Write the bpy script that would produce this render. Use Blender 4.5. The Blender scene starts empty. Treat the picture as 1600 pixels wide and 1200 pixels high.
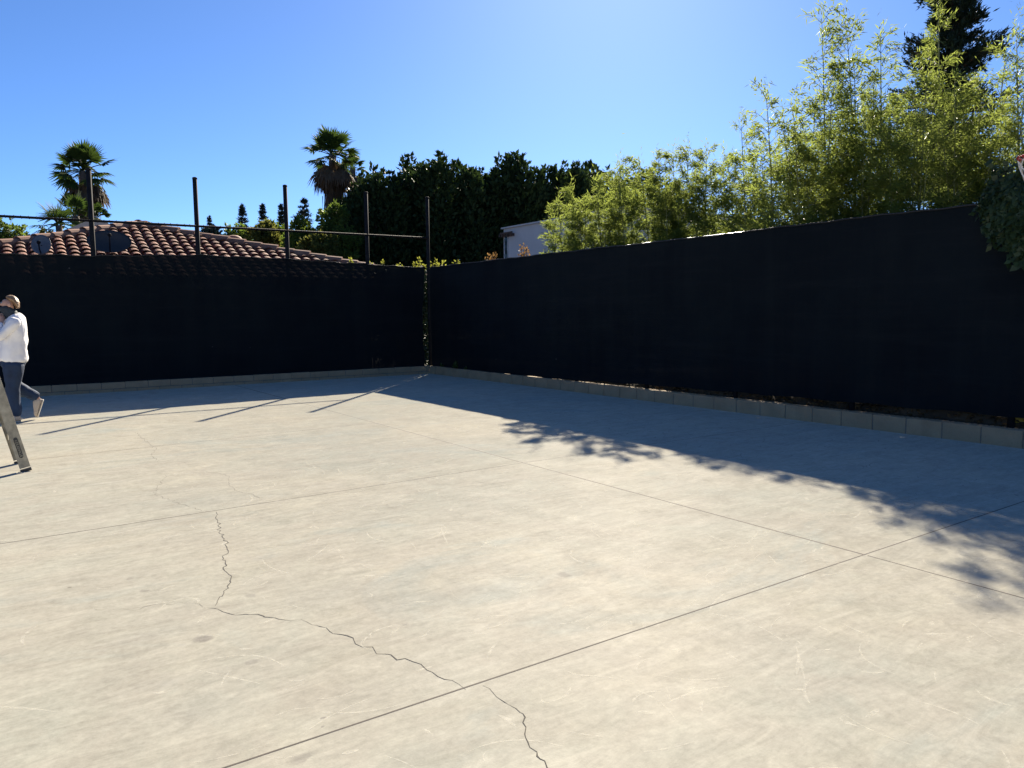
import bpy, bmesh, math, random
import numpy as np
from mathutils import Vector, Matrix
rng = np.random.default_rng(7)
random.seed(7)
S = bpy.context.scene
COL = S.collection
# ------------------------------------------------------------------ camera
FPX, CAMH = 1202.0, 1.5
_X = np.array([(2597-800)/FPX, (600-471)/FPX, -1.0]); _X /= np.linalg.norm(_X)
_Y = np.array([(-11-800)/FPX, (600-497)/FPX, -1.0]); _Y -= _X*_X.dot(_Y); _Y /= np.linalg.norm(_Y)
_R = np.array([_X, _Y, np.cross(_X, _Y)])
CAM = np.array([0.0, 0.0, CAMH])
cd = bpy.data.cameras.new("camera"); cam = bpy.data.objects.new("camera", cd); COL.objects.link(cam)
cam.matrix_world = Matrix([[*_R[0], 0], [*_R[1], 0], [*_R[2], CAMH], [0, 0, 0, 1]])
cd.sensor_width = 36; cd.lens = 36*FPX/1600; cd.clip_start = 0.05; cd.clip_end = 2000
S.camera = cam
# ------------------------------------------------------------------ light
SUN_EL, SUN_AZ = math.radians(29.45), math.radians(41.6)      # azimuth from +Y towards +X
sdir = Vector((math.sin(SUN_AZ)*math.cos(SUN_EL), math.cos(SUN_AZ)*math.cos(SUN_EL), math.sin(SUN_EL)))
W = bpy.data.worlds.new("World"); S.world = W; W.use_nodes = True
wn = W.node_tree.nodes; sky = wn.new("ShaderNodeTexSky"); sky.sky_type = 'NISHITA'; sky.sun_disc = False
sky.sun_elevation = SUN_EL; sky.sun_rotation = SUN_AZ; sky.altitude = 100
sky.air_density = 0.68; sky.dust_density = 0.20; sky.ozone_density = 9.5
bg = wn["Background"]; bg.inputs[1].default_value = 0.05
W.node_tree.links.new(sky.outputs[0], bg.inputs[0])
sl = bpy.data.lights.new("sun", 'SUN'); sl.energy = 5.0; sl.angle = math.radians(0.55); sl.color = (1.0, 0.90, 0.74)
so = bpy.data.objects.new("sun", sl); COL.objects.link(so)
so.rotation_euler = sdir.to_track_quat('Z', 'Y').to_euler(); so.location = (30, 30, 40)
S.view_settings.view_transform = 'Standard'; S.view_settings.look = 'None'
S.view_settings.exposure = 1.7; S.view_settings.gamma = 1.0
S.render.engine = 'CYCLES'
S.cycles.max_bounces = 8; S.cycles.diffuse_bounces = 4; S.cycles.glossy_bounces = 3
S.cycles.transmission_bounces = 4; S.cycles.transparent_max_bounces = 16
S.cycles.use_denoising = True; S.cycles.denoising_prefilter = 'ACCURATE'

# ------------------------------------------------------------------ helpers
def ray(px, py): return _R @ np.array([(px-800)/FPX, (600-py)/FPX, -1.0])
def at(px, py, D): return CAM + ray(px, py)*D                  # a point D metres deep
def ground(px, py, z=0.0):
    d = ray(px, py); return CAM + d*((z-CAMH)/d[2])
def onx(px, py, x):
    d = ray(px, py); return CAM + d*(x/d[0])
def rnd(a, b): return random.uniform(a, b)
def norm(v): return v/np.maximum(np.linalg.norm(v, axis=-1, keepdims=True), 1e-9)

def tag(o, label=None, cat=None, group=None, kind=None):
    if label: o["label"] = label
    if cat: o["category"] = cat
    if group: o["group"] = group
    if kind: o["kind"] = kind
    return o
def empty(name, loc, label=None, cat=None, group=None):
    o = bpy.data.objects.new(name, None); COL.objects.link(o); o.location = loc; o.empty_display_size = .2
    return tag(o, label, cat, group)
def link(name, me, mat, parent=None, smooth=False):
    o = bpy.data.objects.new(name, me); COL.objects.link(o)
    for m in (mat if isinstance(mat, (list, tuple)) else [mat]): me.materials.append(m)
    if smooth: me.polygons.foreach_set("use_smooth", [True]*len(me.polygons))
    if parent:
        setpar(o, parent)
    return o
def setpar(o, p):
    "parent without moving: meshes are written in world metres, only a thing's Empty has a location"
    o.parent = p
    if p.parent is None: o.matrix_parent_inverse = Matrix.Translation(p.location).inverted()
    return o
class MB:
    "collects shapes into one mesh"
    def __init__(s): s.v = []; s.f = []; s.m = []; s.mi = 0
    def add(s, vs, fs):
        b = len(s.v); s.v += [tuple(map(float, p)) for p in vs]; s.f += [tuple(i+b for i in f) for f in fs]; s.m += [s.mi]*len(fs)
    def box(s, lo, hi):
        x0, y0, z0 = lo; x1, y1, z1 = hi
        s.add([(x0,y0,z0),(x1,y0,z0),(x1,y1,z0),(x0,y1,z0),(x0,y0,z1),(x1,y0,z1),(x1,y1,z1),(x0,y1,z1)],
              [(0,3,2,1),(4,5,6,7),(0,1,5,4),(1,2,6,5),(2,3,7,6),(3,0,4,7)])
    def obox(s, c, ax, ay, az):                                # oriented box, half-axes as vectors
        c, ax, ay, az = map(np.array, (c, ax, ay, az))
        s.add([c-ax-ay-az, c+ax-ay-az, c+ax+ay-az, c-ax+ay-az, c-ax-ay+az, c+ax-ay+az, c+ax+ay+az, c-ax+ay+az],
              [(0,3,2,1),(4,5,6,7),(0,1,5,4),(1,2,6,5),(2,3,7,6),(3,0,4,7)])
    def tube(s, pts, rad, n=8, caps=True):
        pts = [np.array(p, float) for p in pts]
        rad = rad if hasattr(rad, '__len__') else [rad]*len(pts)
        t0 = pts[1]-pts[0]; ref = np.array([0,0,1.]) if abs(t0[2]) < .8*np.linalg.norm(t0) else np.array([1.,0,0])
        vs = []
        for i, p in enumerate(pts):
            t = pts[min(i+1, len(pts)-1)]-pts[max(i-1, 0)]; t = t/max(np.linalg.norm(t), 1e-9)
            u = np.cross(ref, t); u /= max(np.linalg.norm(u), 1e-9); w = np.cross(t, u)
            for k in range(n):
                a = 2*math.pi*k/n; vs.append(p+(u*math.cos(a)+w*math.sin(a))*rad[i])
        fs = [(i*n+k, i*n+(k+1) % n, (i+1)*n+(k+1) % n, (i+1)*n+k) for i in range(len(pts)-1) for k in range(n)]
        if caps: fs += [tuple(range(n))[::-1], tuple(range((len(pts)-1)*n, len(pts)*n))]
        s.add(vs, fs)
    def loft(s, rings, caps=True):                             # rings: lists of points of equal length
        n = len(rings[0]); vs = [p for r in rings for p in r]
        fs = [(i*n+k, i*n+(k+1) % n, (i+1)*n+(k+1) % n, (i+1)*n+k) for i in range(len(rings)-1) for k in range(n)]
        if caps: fs += [tuple(range(n))[::-1], tuple(range((len(rings)-1)*n, len(rings)*n))]
        s.add(vs, fs)
    def ball(s, c, r, nu=10, nv=7):
        rx, ry, rz = r if hasattr(r, '__len__') else (r, r, r); rings = []
        for j in range(1, nv):
            t = math.pi*j/nv
            rings.append([(c[0]+rx*math.sin(t)*math.cos(2*math.pi*k/nu), c[1]+ry*math.sin(t)*math.sin(2*math.pi*k/nu), c[2]-rz*math.cos(t)) for k in range(nu)])
        s.loft(rings)
    def build(s, name, mat, parent=None, smooth=False):
        me = bpy.data.meshes.new(name); me.from_pydata(s.v, [], s.f)
        o = link(name, me, mat, parent, smooth)
        if any(s.m): me.polygons.foreach_set("material_index", s.m)
        me.update(); return o
def leaf_mesh(name, P, D, L, Wd, mat, parent=None, bend=0.0, face=None, tint=None, mid=.42):
    "many leaf blades (one folded quad each) as one mesh"
    n = len(P); D = norm(D); L = np.broadcast_to(L, (n,))[:, None]; Wd = np.broadcast_to(Wd, (n,))[:, None]
    r = norm(rng.normal(size=(n, 3))) if face is None else face
    side = norm(np.cross(D, r)); up = np.cross(side, D)
    V = np.empty((n, 4, 3))
    V[:, 0] = P; V[:, 2] = P+D*L-np.array([0, 0, 1.])*L*bend
    V[:, 1] = P+D*L*mid+side*Wd/2+up*Wd*.12; V[:, 3] = P+D*L*mid-side*Wd/2+up*Wd*.12
    return quads(name, V.reshape(-1, 3), n, mat, parent, tint)
def quads(name, V, n, mat, parent=None, tint=None):
    me = bpy.data.meshes.new(name); me.vertices.add(n*4); me.vertices.foreach_set("co", V.ravel().astype(np.float32))
    me.loops.add(n*4); me.loops.foreach_set("vertex_index", np.arange(n*4, dtype=np.int32))
    me.polygons.add(n); me.polygons.foreach_set("loop_start", np.arange(0, n*4, 4, dtype=np.int32))
    me.polygons.foreach_set("loop_total", np.full(n, 4, np.int32))
    a = me.attributes.new("tint", 'FLOAT', 'POINT')
    t = rng.random(n) if tint is None else tint
    a.data.foreach_set("value", np.repeat(t, 4).astype(np.float32))
    me.update(calc_edges=True); me.validate()
    return link(name, me, mat, parent)

# ------------------------------------------------------------------ materials
class NT:
    def __init__(s, name):
        s.m = bpy.data.materials.new(name); s.m.use_nodes = True; s.t = s.m.node_tree; s.t.nodes.clear()
        s.out = s.t.nodes.new("ShaderNodeOutputMaterial"); s._co = None
    def n(s, typ, _p=None, **inp):
        nd = s.t.nodes.new("ShaderNode"+typ)
        for k, v in (_p or {}).items(): setattr(nd, k, v)
        for k, v in inp.items():
            k = k.replace('_', ' '); sock = nd.inputs[int(k[1:])] if k[0] == 'i' and k[1:].isdigit() else nd.inputs[k]
            s.put(sock, v)
        return nd
    def put(s, sock, v):
        if hasattr(v, 'is_output'): s.t.links.new(v, sock)
        elif hasattr(v, 'outputs'): s.t.links.new(v.outputs[0], sock)
        else:
            if hasattr(v, '__len__') and len(v) == 3 and sock.type == 'RGBA': v = (*v, 1)
            sock.default_value = v
    def co(s):
        if not s._co: s._co = s.n("TexCoord").outputs["Object"]
        return s._co
    def noise(s, scale, detail=4, rough=.55, vec=None, dist=0.0):
        return s.n("TexNoise", Vector=vec or s.co(), Scale=scale, Detail=detail, Roughness=rough, Distortion=dist).outputs[0]
    def math(s, op, a, b=0.0, c=0.0, clamp=False):
        return s.n("Math", dict(operation=op, use_clamp=clamp), i0=a, i1=b, i2=c).outputs[0]
    def ramp(s, v, stops):
        nd = s.n("ValToRGB"); s.put(nd.inputs[0], v); cr = nd.color_ramp
        while len(cr.elements) < len(stops): cr.elements.new(.5)
        for e, (p, c) in zip(cr.elements, stops): e.position = p; e.color = (c, c, c, 1) if not hasattr(c, '__len__') else (*c, 1)
        return nd.outputs[0]
    def mix(s, f, a, b, mode='MIX'):
        nd = s.n("Mix", dict(data_type='RGBA', blend_type=mode)); s.put(nd.inputs[0], f); s.put(nd.inputs[6], a); s.put(nd.inputs[7], b)
        return nd.outputs[2]
    def bump(s, h, strength=.3, dist=.01): return s.n("Bump", Height=h, Strength=strength, Distance=dist).outputs[0]
    def mapping(s, rot=(0,0,0), scale=(1,1,1), loc=(0,0,0), vec=None):
        return s.n("Mapping", Vector=vec or s.co(), Rotation=rot, Scale=scale, Location=loc).outputs[0]
    def pbr(s, col, rough=.6, metal=0.0, normal=None, spec=.5):
        p = s.n("BsdfPrincipled"); s.put(p.inputs["Base Color"], col); s.put(p.inputs["Roughness"], rough)
        p.inputs["Metallic"].default_value = metal; p.inputs["Specular IOR Level"].default_value = spec
        if normal: s.put(p.inputs["Normal"], normal)
        return s.end(p)
    def end(s, sh):
        s.t.links.new(sh.outputs[0], s.out.inputs[0]); return s.m
def simple(name, a, b=None, scale=6, rough=.6, metal=0.0, bump=.15, spec=.5, bscale=None):
    t = NT(name); f = t.noise(scale, 6, .6)
    b = b or tuple(c*.7 for c in a)
    c = t.mix(t.ramp(f, [(.32, 0), (.68, 1)]), b, a)
    return t.pbr(c, rough, metal, t.bump(t.noise(bscale or scale*8, 4), bump, .006), spec)
def leafmat(name, dark, light, trans=.35, tcol=None, rough=.62, spec=.12, clump=1.2):
    t = NT(name); at_ = t.n("Attribute", dict(attribute_name="tint")).outputs["Fac"]
    f = t.math('ADD', t.math('MULTIPLY', at_, .6), t.math('MULTIPLY', t.ramp(t.noise(clump, 3), [(.35, 0), (.65, 1)]), .4))
    c = t.mix(f, dark, light)
    p = t.n("BsdfPrincipled"); t.put(p.inputs["Base Color"], c); p.inputs["Roughness"].default_value = rough
    p.inputs["Specular IOR Level"].default_value = spec
    tr = t.n("BsdfTranslucent", Color=t.mix(.75, c, tcol or light))
    return t.end(t.n("MixShader", i0=trans, i1=p, i2=tr))

def concrete_material():
    t = NT("worn_concrete")
    big = t.noise(.42, 5, .6, dist=.6); mid = t.noise(1.7, 8, .68, dist=1.2); fine = t.noise(11, 6, .7)
    streak = t.noise(1.0, 7, .7, t.mapping((0, 0, math.radians(28)), (1.3, 7.5, 1)), 1.0)
    c = t.mix(t.ramp(big, [(.36, 0), (.62, 1)]), (.315, .298, .248), (.240, .248, .222))
    c = t.mix(t.math('MULTIPLY', t.ramp(mid, [(.38, 0), (.62, 1)]), .6), c, (.245, .226, .198))
    blue = t.ramp(t.noise(.65, 6, .62, t.mapping(loc=(3.1, 7.7, 0), scale=(.7, 1.25, 1)), .9), [(.56, 0), (.70, 1)])
    c = t.mix(t.math('MULTIPLY', blue, .75), c, (.195, .232, .232))
    c = t.mix(t.math('MULTIPLY', t.ramp(streak, [(.36, 0), (.62, 1)]), .42), c, (.315, .306, .272))
    # dark specks and a few spilt spots
    vo = t.n("TexVoronoi", dict(feature='F1'), Vector=t.co(), Scale=3.2)
    sp = t.math('MULTIPLY', t.ramp(vo.outputs["Distance"], [(.02, 1), (.05, 0)]), t.ramp(t.n("SeparateColor", Color=vo.outputs["Color"]).outputs[0], [(.62, 0), (.64, 1)]))
    c = t.mix(t.math('MULTIPLY', sp, .7), c, (.085, .08, .07))
    warp = t.n("VectorMath", dict(operation='ADD'), i0=t.co(), i1=t.n("VectorMath", dict(operation='SCALE'), i0=t.n("TexNoise", Vector=t.co(), Scale=14.0, Detail=3.0).outputs[1], Scale=.07).outputs[0]).outputs[0]
    for (px, py, rx, ry, k) in ((318, 998, .055, .05, .62), (394, 1034, .035, .03, .42), (880, 898, .05, .05, .45), (470, 1186, .045, .035, .4),
                                (283, 1008, .03, .02, .3), (225, 923, .03, .03, .4), (203, 904, .03, .025, .35), (390, 931, .03, .04, .35),
                                (505, 1121, .012, .01, .7), (506, 1132, .01, .01, .6), (633, 976, .02, .01, .5), (850, 925, .16, .07, .25),
                                (262, 1065, .14, .1, .18), (310, 1110, .2, .16, .16), (240, 990, .3, .12, .16), (560, 920, .5, .25, .16)):
        g = ground(px, py)
        d = t.n("VectorMath", dict(operation='LENGTH'), i0=t.mapping(scale=(1/rx, 1/ry, 0), loc=(-(g[0]+.035)/rx, -(g[1]+.035)/ry, 0), vec=warp)).outputs["Value"]
        soft = .55 if k > .3 else .1
        c = t.mix(t.math('MULTIPLY', t.ramp(d, [(soft, 1), (1.0, 0)]), k), c, (.115, .105, .105) if k > .3 else (.17, .175, .175))
    c = t.mix(.22, c, t.mix(fine, (.13, .125, .11), (.35, .335, .30)), 'MIX')
    grit = t.noise(26, 8, .8); smear = t.noise(1.0, 9, .78, t.mapping((0, 0, math.radians(-24)), (2.4, 9.0, 1), (4, 2, 0)), 1.6)
    k = t.math('ADD', t.math('MULTIPLY', t.math('SUBTRACT', smear, .5), .78), t.math('MULTIPLY', t.math('SUBTRACT', grit, .5), .75))
    k = t.math('ADD', k, t.math('MULTIPLY', t.math('SUBTRACT', t.noise(4.2, 9, .75, None, .8), .5), .5))
    c = t.n("HueSaturation", Color=c, Value=t.math('ADD', 1.0, k)).outputs[0]
    c = t.mix(1.0, c, (1.50, 1.465, 1.36), 'MULTIPLY')
    h = t.math('ADD', t.math('MULTIPLY', fine, .5), t.math('ADD', t.noise(120, 3), t.math('MULTIPLY', mid, .6)))
    nrm = t.bump(h, .10, .005)
    d = t.n("BsdfDiffuse", Color=c, Roughness=.4, Normal=nrm)
    g = t.n("BsdfGlossy", Color=(1, 1, 1), Roughness=.58, Normal=nrm)
    return t.end(t.n("MixShader", i0=t.math('MULTIPLY', t.ramp(t.noise(2.0, 6, .65), [(.3, 1), (.7, .4)]), .010), i1=d, i2=g))
M = {}
M['concrete'] = concrete_material()
M['soil'] = simple("dry_soil", (.10, .075, .05), (.05, .038, .027), 3, .95, bump=.6)
M['joint'] = simple("joint_filler", (.055, .04, .033), (.03, .024, .02), 5, .9)
M['crack'] = simple("crack_dirt", (.035, .03, .026), (.02, .018, .016), 9, .95)
M['darkmetal'] = simple("black_coated_steel", (.018, .019, .022), (.011, .012, .014), 12, .75, 0, .06, .04)
M['galv'] = simple("galvanised_steel", (.55, .56, .57), (.38, .39, .40), 20, .34, 1.0, .06)
M['wire'] = simple("black_coated_wire", (.012, .012, .014), None, 30, .8, 0, .1, .1)
def block_material(name, a, b):
    t = NT(name); f = t.noise(3.0, 6, .65); g = t.noise(55, 4, .7)
    isl = t.n("NewGeometry").outputs["Random Per Island"]
    c = t.mix(t.ramp(f, [(.3, 0), (.7, 1)]), b, a)
    c = t.mix(t.math('MULTIPLY', isl, .35), c, tuple(x*.72 for x in a))
    c = t.mix(t.math('MULTIPLY', t.ramp(g, [(.55, 0), (.7, 1)]), .5), c, tuple(x*.5 for x in a))
    st = t.noise(2.2, 5, .7, t.mapping(scale=(1, 1, .25)))
    c = t.mix(t.math('MULTIPLY', t.ramp(st, [(.55, 0), (.72, 1)]), .4), c, tuple(x*.5 for x in b))
    return t.pbr(c, .9, 0, t.bump(g, .5, .004), .3)
M['block'] = block_material("concrete_block", (.41, .30, .185), (.30, .215, .13))
M['mortar'] = simple("mortar", (.20, .18, .155), (.13, .12, .10), 20, .95)
def screen_material(k1, k0):
    t = NT("black_privacy_mesh"); co = t.co()
    weave = t.n("TexWave", dict(wave_type='BANDS', bands_direction='Z'), Vector=co, Scale=26.0, Distortion=1.5, Detail=2.0).outputs["Fac"]
    big = t.noise(.8, 5, .6); rip = t.noise(1.0, 5, .65, t.mapping(scale=(.5, .5, 7)))
    c = t.mix(t.ramp(big, [(.3, 0), (.7, 1)]), (.0035, .006, .009), (.007, .011, .014))
    c = t.mix(t.math('MULTIPLY', t.ramp(rip, [(.52, 0), (.75, 1)]), .5), c, (.012, .015, .018))
    vo = t.n("TexVoronoi", dict(feature='F1'), Vector=co, Scale=2.3)
    fl = t.math('MULTIPLY', t.ramp(vo.outputs["Distance"], [(.018, 1), (.04, 0)]), t.ramp(t.n("SeparateColor", Color=vo.outputs["Color"]).outputs[0], [(.7, 0), (.72, 1)]))
    st = t.noise(1.0, 5, .65, t.mapping(scale=(3.2, 3.2, .22)))
    c = t.mix(t.math('MULTIPLY', t.ramp(st, [(.45, 0), (.75, 1)]), .3), c, (.014, .019, .021))
    c = t.mix(fl, c, (.10, .10, .10))
    p = t.n("BsdfPrincipled"); t.put(p.inputs["Base Color"], c); p.inputs["Roughness"].default_value = .85; p.inputs["Specular IOR Level"].default_value = .12
    t.put(p.inputs["Normal"], t.bump(t.math('ADD', weave, t.math('MULTIPLY', rip, 3.0)), .5, .01))
    hole = t.math('ADD', t.math('MULTIPLY', t.ramp(rip, [(.4, 0), (.8, 1)]), k1), k0)
    return t.end(t.n("MixShader", i0=hole, i1=p, i2=t.n("BsdfTransparent")))
M['screen'] = screen_material(.008, .007); M['screen_thick'] = screen_material(.0015, .0005)
def tile_material():
    t = NT("terracotta_tile"); isl = t.n("NewGeometry").outputs["Random Per Island"]
    c = t.mix(isl, (.115, .031, .017), (.215, .068, .034))
    c = t.mix(t.math('MULTIPLY', t.ramp(t.noise(3, 6, .7), [(.45, 0), (.75, 1)]), .6), c, (.15, .09, .065))
    c = t.mix(t.math('MULTIPLY', t.ramp(t.noise(9, 4, .7), [(.58, 0), (.75, 1)]), .5), c, (.36, .21, .13))
    return t.pbr(c, .8, 0, t.bump(t.noise(40, 4), .3, .006), .3)
M['tile'] = tile_material()
M['ridge'] = simple("ridge_tile", (.32, .15, .085), (.20, .085, .05), 4, .8, bump=.3)
M['flatroof'] = simple("roof_felt", (.30, .25, .20), (.21, .18, .15), 5, .9)
M['stucco'] = simple("cream_stucco", (.55, .50, .42), (.46, .42, .35), 3, .9, bump=.4)
M['white'] = simple("white_stucco", (.56, .54, .51), (.49, .475, .45), 1.5, .85, bump=.25)
M['wood'] = simple("dark_stained_wood", (.12, .07, .045), (.06, .036, .025), 9, .7)
M['glass'] = NT("window_glass").pbr((.02, .025, .03), .08, 0, None, .6)
M['dishgrey'] = simple("dish_grey_paint", (.13, .14, .15), (.09, .10, .11), 8, .5)
M['dishmesh'] = simple("dish_dark_mesh", (.03, .034, .038), (.018, .02, .023), 40, .6)
M['alu'] = simple("worn_aluminium", (.36, .33, .255), (.20, .18, .135), 16, .6, .15, .12)
M['black'] = simple("black_plastic", (.016, .016, .016), None, 20, .5)
M['red'] = simple("red_enamel", (.55, .045, .035), (.42, .035, .028), 12, .35)
M['net'] = simple("white_nylon_net", (.72, .70, .66), (.6, .58, .54), 30, .8)
M['acrylic'] = simple("white_board", (.72, .72, .72), (.66, .66, .66), 4, .35)
M['bark'] = simple("grey_brown_bark", (.13, .10, .075), (.06, .045, .034), 9, .95, bump=.8)
M['culm'] = simple("bamboo_culm", (.20, .21, .06), (.11, .12, .04), 7, .5)
M['bamboo'] = leafmat("bamboo_leaf", (.045, .080, .018), (.15, .175, .040), .54, (.31, .37, .075))
M['ficus'] = leafmat("ficus_leaf", (.013, .026, .010), (.030, .052, .017), .14, (.06, .10, .02))
M['conifer'] = leafmat("conifer_needles", (.014, .026, .016), (.030, .048, .024), .10, None, .6)
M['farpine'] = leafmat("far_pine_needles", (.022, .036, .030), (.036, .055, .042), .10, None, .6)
M['green'] = leafmat("green_leaf", (.030, .056, .014), (.075, .115, .026), .38, (.17, .24, .035))
M['olive'] = leafmat("olive_leaf", (.036, .052, .014), (.085, .095, .024), .36, (.25, .25, .05))
M['shrub'] = leafmat("new_shrub_leaf", (.10, .12, .02), (.20, .20, .04), .45, (.36, .38, .06))
M['photinia'] = leafmat("reddish_shrub_leaf", (.10, .07, .03), (.19, .11, .04), .42, (.30, .17, .06))
M['ivy'] = leafmat("ivy_leaf", (.014, .030, .012), (.036, .062, .022), .10, None, .5, .3, 3)
M['palm'] = leafmat("palm_frond", (.014, .031, .010), (.038, .066, .016), .18, (.11, .18, .03), .7, .05)
M['deadpalm'] = leafmat("dead_palm_frond", (.055, .037, .023), (.12, .088, .055), .14, (.2, .13, .06), .8, .2)
M['litter'] = leafmat("dry_leaf", (.05, .032, .018), (.11, .07, .032), .12, (.2, .13, .05), .8, .2, 4)
M['yellow'] = leafmat("yellow_leaf", (.36, .26, .05), (.60, .46, .10), .35, (.7, .5, .1), .6)
M['orange'] = simple("orange_fruit", (.55, .20, .02), None, 20, .5)

# ------------------------------------------------------------------ the setting
FX, FY = 9.17, 17.36                                            # fence planes
KX, KY = 9.05, 17.20                                            # front faces of the low block walls
m = MB(); m.add([(-900, -900, -.06), (900, -900, -.06), (900, 900, -.06), (-900, 900, -.06)], [(0, 1, 2, 3)])
tag(m.build("ground", M['soil']), kind="structure")
m = MB(); m.box((-16, -9, -.05), (KX, KY, 0)); slab = tag(m.build("concrete_court", M['concrete']), kind="structure")
def strip(pts, w, z, jit=0.0):
    mb = MB(); pts = [np.array(p[:2]) for p in pts]; vs = []
    for i, p in enumerate(pts):
        t = pts[min(i+1, len(pts)-1)]-pts[max(i-1, 0)]; t /= np.linalg.norm(t); nn = np.array([-t[1], t[0]])
        ww = (w[i] if hasattr(w, '__len__') else w)*(1+rnd(-jit, jit)); o = nn*ww/2
        vs += [(*(p+o), z), (*(p-o), z)]
    mb.add(vs, [(2*i, 2*i+1, 2*i+3, 2*i+2) for i in range(len(pts)-1)]); return mb
def line(a, b, n=30): return [np.array(a)+(np.array(b)-np.array(a))*k/n for k in range(n+1)]
def child(o): o.parent = slab; return o
child(strip(line((-16, 2.30), (9.04, 2.70), 60), .008, .0008, .12).build("control_joint", M['joint']))
child(strip(line((-16, 5.35), (4.34, 6.27), 60), .008, .0008, .15).build("control_joint", M['joint']))
child(strip(line((4.36, 6.27), (9.04, 6.33), 30), .009, .0008, .2).build("control_joint", M['joint']))
child(strip(line((4.27, 17.1), (4.355, 2.618), 60), .015, .0006, .2).build("control_joint", M['joint']))
child(strip(line((4.355, 2.602), (4.30, -9), 60), .011, .0006, .15).build("control_joint", M['joint']))
child(strip(line((.1, 9.52), (4.3, 9.85), 30), .006, .0008, .4).build("control_joint", M['joint']))
M['faint'] = simple("faint_crack", (.17, .155, .13), (.11, .10, .085), 9, .95)
def crack(px, w, mat='crack'):
    g = [ground(*p)[:2] for p in px]; out = []; 
    for a, b in zip(g[:-1], g[1:]):
        L = np.linalg.norm(b-a); k = max(2, int(L/.035))
        for i in range(k):
            q = a+(b-a)*i/k; out.append(q+rng.normal(size=2)*min(.011, L*.12)*(i > 0))
    out.append(g[-1]); n = len(out)
    ws = [w*.52*(.45+.8*abs(math.sin(i*.37+1.3)+.4*math.sin(i*1.9)))*min(1, .25+i/6, .25+(n-1-i)/6) for i in range(n)]
    child(strip(out, ws, .0011, .35).build("crack", M[mat]))
crack([(338,800),(340,804),(337,810),(345,818),(345,829),(348,840),(355,846),(354,854),(357,861),(347,869),(352,880),(349,889),(362,900),(356,915),(357,919),(350,927),(336,947)], .010)
crack([(134,952),(219,952),(244,944),(300,942),(312,944),(325,950)], .0035, 'faint')
crack([(325,950),(341,952),(359,959),(384,960),(403,960),(447,969),(466,968)], .008)
crack([(470,968),(487,976),(500,979),(520,990),(552,997),(566,1011),(602,1022),(633,1029),(658,1038),(667,1047),(706,1063),(728,1078)], .0075)
crack([(754,1071),(770,1082),(788,1097),(806,1107),(817,1115),(817,1129),(820,1147),(825,1160),(839,1175),(844,1186),(855,1200),(900,1260)], .0065)
crack([(212,675),(219,682),(225,686),(233,694),(245,701),(236,710),(246,722)], .0075, 'faint')
crack([(262,742),(244,763),(242,772),(262,780),(292,790),(325,800)], .006, 'faint')
crack([(322,737),(350,741),(358,744),(357,757),(367,765),(378,769),(397,774),(412,783)], .0055, 'faint')
# pale wheel and broom scuffs: short faint strokes, thickest on the right-hand bays
def scuff_material():
    t = NT("pale_scuff"); f = t.ramp(t.noise(38, 4, .7), [(.38, 0), (.62, 1)])
    d = t.n("BsdfDiffuse", Color=(.62, .60, .53)); k = t.math('MULTIPLY', f, .40)
    return t.end(t.n("MixShader", i0=k, i1=t.n("BsdfTransparent"), i2=d))
mb = MB()
for k in range(2300):
    x, y = rnd(-1.5, 8.4), rnd(.6, 10.5)
    dens = np.interp(x, [-1.5, .8, 1.8, 6.5, 8.4], [.10, .25, 1, .9, .4])*np.interp(y, [.6, 2, 6.5, 10.5], [.6, .9, 1, .45])
    if random.random() > dens: continue
    a = random.choice((.35, .9, 1.5, 2.3, 2.8))+rnd(-.3, .3); L = rnd(.05, .16) if random.random() < .7 else rnd(.16, .42); cv = rnd(-1.6, 1.6)
    n_ = max(4, int(L/.02)); pts = []
    for i_ in range(n_+1):
        q = i_/n_-.5; pts.append((x+math.cos(a)*q*L-math.sin(a)*cv*q*q*L*.6, y+math.sin(a)*q*L+math.cos(a)*cv*q*q*L*.6))
    w_ = rnd(.004, .015)*(1.5 if L < .12 else 1); sb = strip(pts, [w_*(1-abs(2*i_/n_-1)**2*.85) for i_ in range(n_+1)], .0004+.0000001*k, .3); mb.add(sb.v, sb.f)
child(tag(mb.build("scuff_marks", scuff_material()), kind="stuff"))
# low walls of concrete block
def block_wall(name, along, label):
    mb = MB(); g = .006
    L0, L1 = (-16.0, KX+.0) if along == 'x' else (-6.0, KY+.19)
    joint_z = .062 if along == 'x' else -.03
    u = L0; k = 0; B = .426
    u0 = (3.70+.004 if along == 'y' else 3.42)
    u = u0-B*math.ceil((u0-L0)/B)
    while u < L1-.02:
        a, b = u+g, min(u+B-g, L1)
        for (z0, z1, off) in ((joint_z+g, .192, 0), (-.055, joint_z-g, B/2)):
            if z1-z0 < .03: continue
            j = rnd(-.004, .004); zt = z1+(rnd(-.003, .003) if z1 > .1 else 0)
            if along == 'x': mb.box((a+off, KY+j, z0), (min(b+off, KX), KY+.19, zt))
            else: mb.box((KX+j, a, z0), (KX+.19, b, zt))
        u += B
    bl = mb.build("block_course", M['block'])
    bv = bl.modifiers.new("bevel", 'BEVEL'); bv.width = .005; bv.segments = 1
    mo = MB()
    if along == 'x': mo.box((L0, KY+.009, -.05), (KX-.003, KY+.18, .18)); loc = (-3, KY+.1, 0)
    else: mo.box((KX+.009, L0, -.05), (KX+.18, KY+.183, .18)); loc = (KX+.1, 6, 0)
    root = empty(name, loc, label, "low wall")
    for o in (bl, mo.build("mortar", M['mortar'])):
        setpar(o, root)
block_wall("block_wall", 'x', "low grey concrete block wall along the far fence with a half course showing below")
block_wall("block_wall", 'y', "low grey concrete block wall of single tall course along the right fence")

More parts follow.
